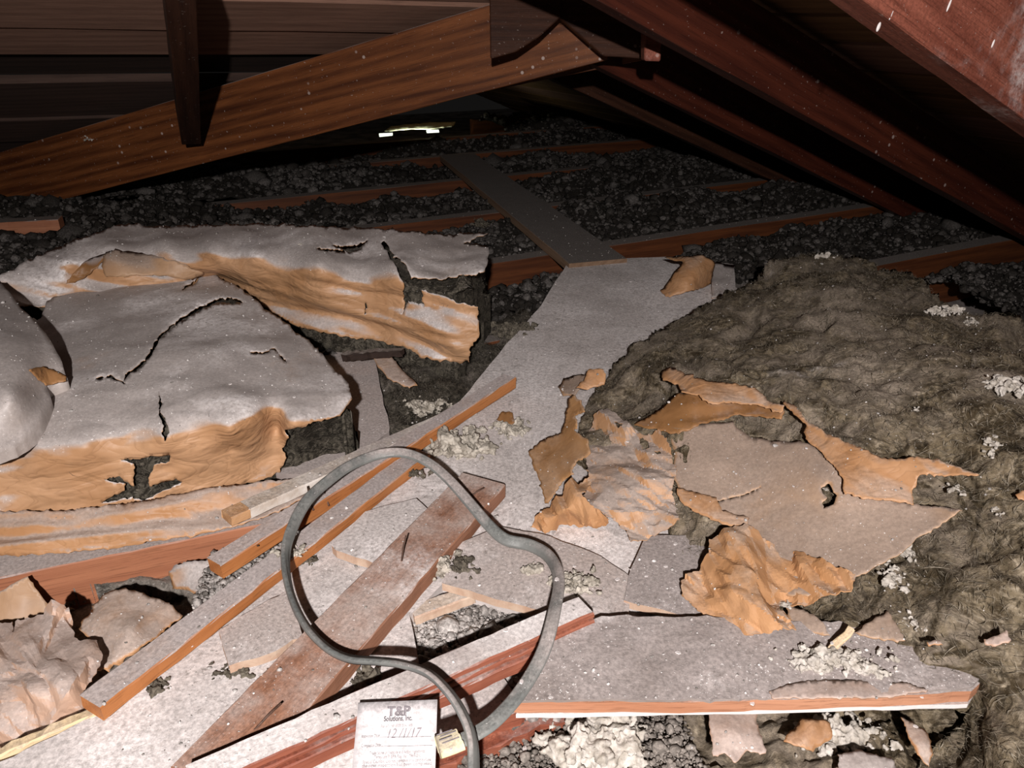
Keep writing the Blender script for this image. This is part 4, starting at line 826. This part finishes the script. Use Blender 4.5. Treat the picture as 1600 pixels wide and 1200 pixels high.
# inspection card
ct = [atd(560, 1098, .523), atd(683.5, 1093, .523), atd(687, 1290, .475), atd(553, 1292, .475)]
C0 = np.array(ct[0]); ux = ct[1]-ct[0]; WC = np.linalg.norm(ux); ux /= WC; uy = ct[3]-ct[0]; uy -= ux*(uy@ux); HC = np.linalg.norm(uy); uy /= HC; un = np.cross(uy, ux); un = un if un@(CAM-C0) > 0 else -un
card = thing('inspection_card', 'white pest inspection card with handwritten date at the bottom edge', 'card', tuple(C0+ux*WC/2+uy*HC))
V = []
nx, ny = 6, 8
for j in range(ny+1):
    for i in range(nx+1): V.append(C0+ux*WC*i/nx+uy*HC*j/ny)
Fc = [(j*(nx+1)+i, j*(nx+1)+i+1, (j+1)*(nx+1)+i+1, (j+1)*(nx+1)+i) for j in range(ny) for i in range(nx)]
cs = mesh_obj('card_sheet', V, Fc, CARD, card); md = cs.modifiers.new('thickness', 'SOLIDIFY'); md.thickness = .0004; md.offset = 0
def px2card(x, y):                                       # photo pixel on the card -> card units
    r = ray(x, y); p = CAM+r*(((C0-CAM)@un)/(r@un)); return (p-C0)@ux, (p-C0)@uy
def write(txt, x, y, hpx, mat, align='CENTER', width=None, shear=0, bold=0, outline=False, name='printed_text'):
    cu = bpy.data.curves.new('t', 'FONT'); cu.body = txt; cu.align_x = align; cu.size = 1; cu.shear = shear; cu.offset = bold
    if outline: cu.fill_mode = 'NONE'; cu.bevel_depth = .022; cu.bevel_resolution = 0
    to = bpy.data.objects.new('t', cu); COL.objects.link(to); dg = bpy.context.evaluated_depsgraph_get(); me0 = to.evaluated_get(dg).to_mesh()
    vs = np.array([v.co[:] for v in me0.vertices]); fs = [tuple(p.vertices) for p in me0.polygons]
    to.to_mesh_clear(); bpy.data.objects.remove(to)
    cx, cy = px2card(x, y); s = hpx*WC/124/.70; sx = s
    if width: sx = width*WC/124/(vs[:, 0].max()-vs[:, 0].min())
    Vw = [C0+ux*(cx+v[0]*sx)-uy*(v[1]*s-cy)*1.0+un*(.0005+.0002*0+v[2]*s*.1) for v in vs]
    return mesh_obj(name, Vw, fs, mat, card, smooth=False)
write('T&P', 622, 1118, 14, INKL, width=36, bold=.02, name='logo')
write('T&P', 623.2, 1118.6, 14, INK, width=36, outline=True, name='logo_outline')
write('Solutions, Inc.', 622, 1126.5, 7.4, INK, width=44, bold=.035)
write('For info call: (800) 514-1485', 620, 1136.5, 4.4, INKL, width=48)
write('Inspection Date:', 565, 1153, 4.6, INK, 'LEFT', width=28)
write('Completion Date:', 564.5, 1168, 4.6, INK, 'LEFT', width=30)
write('12 /1/17', 629, 1153, 14, INKL, width=52, shear=.3, name='handwriting')
write('Trade Name of Pesticide and Active Ingredients:', 621, 1178, 4.6, INKL, width=84)
write('Terminate II; EPA Reg. No. 7969-210', 621, 1184.5, 4.6, INKL, width=70)
write('Special Caution: Do not remove this card before', 620, 1191.5, 4.6, INKL, width=102)
write('the next inspection has been completed', 620, 1197.5, 4.6, INKL, width=104)
for x0, x1, y in ((594, 674, 1152.5), (596, 676, 1166.5)):
    (a0, b0), (a1, b1) = px2card(x0, y), px2card(x1, y-1.5)
    p, q = C0+ux*a0+uy*b0+un*.0005, C0+ux*a1+uy*b1+un*.0005; h = uy*.00016
    mesh_obj('ruled_line', [p-h, q-h, q+h, p+h], [(0, 1, 2, 3)], INKL, card, smooth=False)

# ============================================================ DEBRIS placed on what lies below it
bpy.context.view_layer.update(); DG = bpy.context.evaluated_depsgraph_get()
LASTHIT = ['']
def hitpx(px, py):
    r = ray(px, py); r = r/np.linalg.norm(r)
    ok, loc, nrm, i, ob, m = SC.ray_cast(DG, Vector(CAM), Vector(r))
    LASTHIT[0] = ob.name.split('.')[0] if ob else ''
    if ob and ob.parent and LASTHIT[0] in ('kraft_facing', 'top_layer', 'moulding_face'): LASTHIT[0] = ob.parent.name
    return np.array(loc), np.array(nrm)
FUZZ = bpy.data.textures.new('fuzz', 'CLOUDS'); FUZZ.noise_scale = .0045; FUZZ.noise_depth = 3
def clump(px, py, rpx, n, mat, name, label, cat, seed, lr=.15, flat=.45, elong=(1, 0), fine=True, tone=None):
    """a tuft: a tight cluster of small blobs resting on whatever is under that spot"""
    n = n*4; r = np.random.default_rng(seed); c, nr = hitpx(px, py); R = rpx*np.linalg.norm(c-CAM)/F
    P = r.normal(size=(n, 3))*np.array([.5, .5, .28*flat/.45])*R; P[:, 0] *= 1+elong[0]; P[:, 1] *= 1+elong[1]; P[:, 2] = abs(P[:, 2])
    o = lumps(name, P+c, R*lr*r.lognormal(0, .5, n), mat, fine=fine, seed=seed, smooth=True, rnd=.6, tone=tone)
    md = o.modifiers.new('merge', 'REMESH'); md.mode = 'VOXEL'; md.voxel_size = max(.0007, R*.055); md.use_smooth_shade = True
    dm = o.modifiers.new('fuzz', 'DISPLACE'); dm.texture = FUZZ; dm.texture_coords = 'GLOBAL'; dm.strength = R*.30; dm.mid_level = .55
    return tag(o, label, cat)
C = [(712, 700, 34, 46, TUFT, 'insulation_tuft', 'large cream grey tuft beside the orange lath end', .6, .0), (798, 676, 20, 18, TUFT, 'insulation_tuft', 'cream tuft below the brown scrap on the powdered plywood', .3, 0), (698, 880, 22, 26, TUFT, 'insulation_tuft', 'cream tuft on the edge of the wide batten', 0, .6),
     (722, 885, 17, 26, CLOD, 'wool_clod', 'dark round wool clod inside the cable loop', .1, .1), (566, 1062, 18, 22, CLOD, 'wool_clod', 'dark wool clod between batten and moulding', -.1, .3), (248, 1075, 14, 18, CLOD, 'wool_clod', 'dark round wool clod below the dusty lath', 0, 0), (362, 1052, 15, 16, CLOD, 'wool_clod', 'dark wool clod below the broken grey board', .9, -.2), (648, 740, 15, 16, CLOD, 'wool_clod', 'dark wool clod under the end of the dusty lath', .5, .1), (835, 892, 14, 14, TUFT, 'insulation_tuft', 'grey tuft on the board inside the cable loop', .2, 0), (900, 915, 22, 26, TUFT, 'insulation_tuft', 'grey tufts by the right end of the white moulding', .5, .2), (488, 876, 12, 9, CLOD, 'wool_clod', 'flat grey clod beside the cable at the dusty lath', .4, 0),
     (1415, 862, 13, 22, FLUFF, 'white_fluff', 'white fluff at the right edge of the large kraft sheet', -.2, .9), (1392, 900, 14, 22, FLUFF, 'white_fluff', 'white fluff just below the edge of the large kraft sheet', .0, .6), (1300, 1035, 26, 46, FLUFF, 'white_fluff', 'white fluff patch lying on the plywood sheet', 1.3, -.3), (1372, 1052, 12, 14, FLUFF, 'white_fluff', 'small white fluff right of the patch on the plywood', .9, -.3), (1310, 1153, 26, 44, FLUFF, 'white_fluff', 'white fluff under the plywood edge at the bottom', .9, -.1), (1333, 1122, 9, 10, FLUFF, 'white_fluff', 'small white fluff touching the white plywood edge', -.3, .3),
     (935, 1165, 44, 70, FLUFF, 'white_fluff', 'large pale fluff heap at the bottom beside the cable', .3, .0), (1575, 606, 20, 26, FLUFF, 'white_fluff', 'white powder clump high at the right edge of the pile', .5, 0), (1545, 690, 10, 12, FLUFF, 'white_fluff', 'small white powder clump right on the pile slope', 0, .4), (1550, 712, 10, 10, FLUFF, 'white_fluff', 'small white powder clump lower on the pile slope', .5, -.2), (1432, 642, 6, 7, FLUFF, 'white_fluff', 'tiny white tuft in the middle of the pile slope', 0, 0), (1428, 975, 10, 12, FLUFF, 'white_fluff', 'white flecks on the wool right of the brown paper triangle', .2, .3), (1560, 802, 8, 5, FLUFF, 'white_fluff', 'round white pellet on the wool at right', 0, 0), (1505, 768, 10, 12, FLUFF, 'white_fluff', 'white curl of fluff right of the pointed kraft strip', .6, .2), (1292, 765, 6, 8, FLUFF, 'white_fluff', 'small white tuft on the torn hole of the kraft sheet', 0, .3), (1478, 490, 12, 14, FLUFF, 'white_fluff', 'white powder streak near the top of the pile', 1.2, -.2), (1520, 505, 10, 10, FLUFF, 'white_fluff', 'second white powder streak at the upper right of the pile', 1.2, -.2), (1290, 402, 8, 8, FLUFF, 'white_fluff', 'white specks on the summit of the pile', .8, -.3), (1228, 946, 7, 7, FLUFF, 'white_fluff', 'small white tuft at the edge of the big crumpled kraft', 0, 0),
     (140, 218, 7, 10, FLUFF, 'white_fluff', 'white lint caught on the hip rafter at left', 0, .2), (752, 352, 14, 20, CLOD, 'wool_clod', 'cobwebby dark lint above the right end of the back batt', .2, .3), (470, 382, 4, 6, FLUFF, 'white_fluff', 'tiny white spike of fluff on top of the back batt', -.3, .6), (800, 520, 22, 26, CLOD, 'wool_clod', 'dark crumbled wool by the edge of the powdered plywood', .5, 0), (110, 945, 12, 16, CLOD, 'wool_clod', 'grey lint between the two torn papers', 0, .5), (668, 640, 20, 22, TUFT, 'insulation_tuft', 'grey wool crumbs in the dark gap beyond the laths', .6, .2), (455, 865, 14, 16, TUFT, 'insulation_tuft', 'pale crumbs between the two laths near the cable', 1, -.2)]
for i, (x, y, rp, n, m, nm, lab, ex_, ey_) in enumerate(C): clump(x, y, rp, n, m, nm, lab, 'fluff' if nm == 'white_fluff' else 'wool', 300+i, elong=(ex_, ey_))
tag(sheet('paper_scrap', [(775, 655), (785, 642), (800, 645), (805, 660), (795, 668)], Surf([(775, 655, .02), (800, 645, .03), (805, 660, .025), (795, 668, .018)]), KRAFTK, 4, .8, (), paper_disp(.003, 40, 91)), 'small brown leaf like scrap on the powdered plywood', 'paper')
# nails
for (x, y, l, tl, lab) in [(628, 876, .024, (.12, .25, 1), 'rusty nail standing near the middle of the wide batten'), (737, 774, .014, (.8, .5, .35), 'bent rusty nail near the far end of the wide batten'), (402, 1136, .020, (.7, .9, .35), 'rusty nail lying low on the near part of the wide batten'), (488, 792, .024, (-.35, .7, .45), 'thin rusty nail between the white stick and the cable'), (512, 785, .020, (-.3, .6, .4), 'second thin rusty nail between the white stick and orange lath'), (404, 852, .006, (0, -.8, .5), 'small rusty nail in the side of the orange lath')]:
    h, _ = hitpx(x, y); nail(x, y, 0, l, tl, lab, hit=h, r=.0009, head=False)
# paint chips: a few dozen countable white flakes
chips = [(915, 857), (940, 862), (985, 890), (898, 885), (965, 905), (1010, 900), (1040, 885), (870, 905), (1175, 1098), (1440, 1089), (905, 1040), (950, 1010), (1075, 1075), (240, 1068), (300, 1010), (420, 1000), (520, 985), (600, 1000), (880, 560), (940, 480), (985, 440), (860, 610), (760, 850), (845, 800), (1055, 850), (1225, 1008), (1300, 1005), (860, 1090), (1430, 1135), (1470, 1150), (1240, 760), (1190, 780), (1260, 700), (1150, 740), (980, 690), (460, 620), (360, 600), (380, 595), (150, 560), (200, 470), (110, 465), (90, 400), (600, 370), (660, 415), (545, 1040), (660, 985), (700, 1000), (790, 985), (815, 1065), (705, 1170), (820, 1170), (1060, 1020)]
m0 = None
for i, (x, y) in enumerate(chips):
    h, nr = hitpx(x, y); s_ = random.uniform(.0010, .0026)
    if m0 is None:
        V = []; r = np.random.default_rng(5)
        for k in range(7): a = k*2*math.pi/7; V.append((math.cos(a)*(.8+.5*r.random()), math.sin(a)*(.6+.4*r.random()), 0))
        V += [(v[0]*.9, v[1]*.9, .28) for v in V]
        o = mesh_obj('paint_chip', np.array(V), [tuple(range(6, -1, -1)), tuple(range(7, 14))]+[(k, (k+1) % 7, 7+(k+1) % 7, 7+k) for k in range(7)], PAINT, smooth=False, origin=np.zeros(3)); m0 = o
    else: o = m0.copy(); COL.objects.link(o)
    o.location = h; o.scale = (s_, s_, s_); o.rotation_euler = (0, 0, random.uniform(0, 6))
    on = {'plywood_sheet': 'dusty plywood sheet at bottom right', 'powdered_plywood': 'powdered plywood panel', 'insulation_batt': 'middle batt top', 'insulation_batt.001': 'long back batt', 'insulation_batt.002': 'batt at the left edge', 'kraft_sheet': 'large kraft sheet', 'rock_wool_pile': 'rock wool pile', 'broken_board': 'broken boards', 'loose_fill_insulation': 'loose fill', 'fill_crumbs': 'crumbly fill', 'wood_batten': 'wide batten', 'painted_moulding': 'white moulding'}.get(LASTHIT[0], LASTHIT[0].replace('_', ' '))
    tag(o, 'tiny white paint chip lying on the '+on, 'chip', 'white paint chips on the '+on)
# fine crumbs everywhere: nobody could count them
P, T = [], []
n = 0
rr = np.random.default_rng(77)
for _ in range(9000):
    yy = rr.uniform(.3, 2.0); xx = rr.uniform(-.75, .75)*yy
    ok, loc, nrm, i, ob, m = SC.ray_cast(DG, Vector((xx, yy, .27 if yy < 1.35 else .2)), Vector((0, 0, -1)))
    if not ok or nrm.z < .35: continue
    if ob.name.startswith(('card', 'inspection', 'printed', 'logo', 'sheath', 'loose_fill')): continue
    kr = ob.name.startswith(('crumpled', 'kraft_s', 'rock'))
    if rr.random() < (.55 if kr else .1): continue
    P.append(loc); T.append(rr.random()**.7)
P = np.array(P); tag(lumps('plaster_crumbs', P, rr.lognormal(math.log(.00062), .5, len(P)), m_tone('crumb', (.16, .14, .12), (.85, .81, .79)), tone=np.array(T), seed=9), 'fine white crumbs scattered over boards and batts', 'crumbs', kind='stuff')
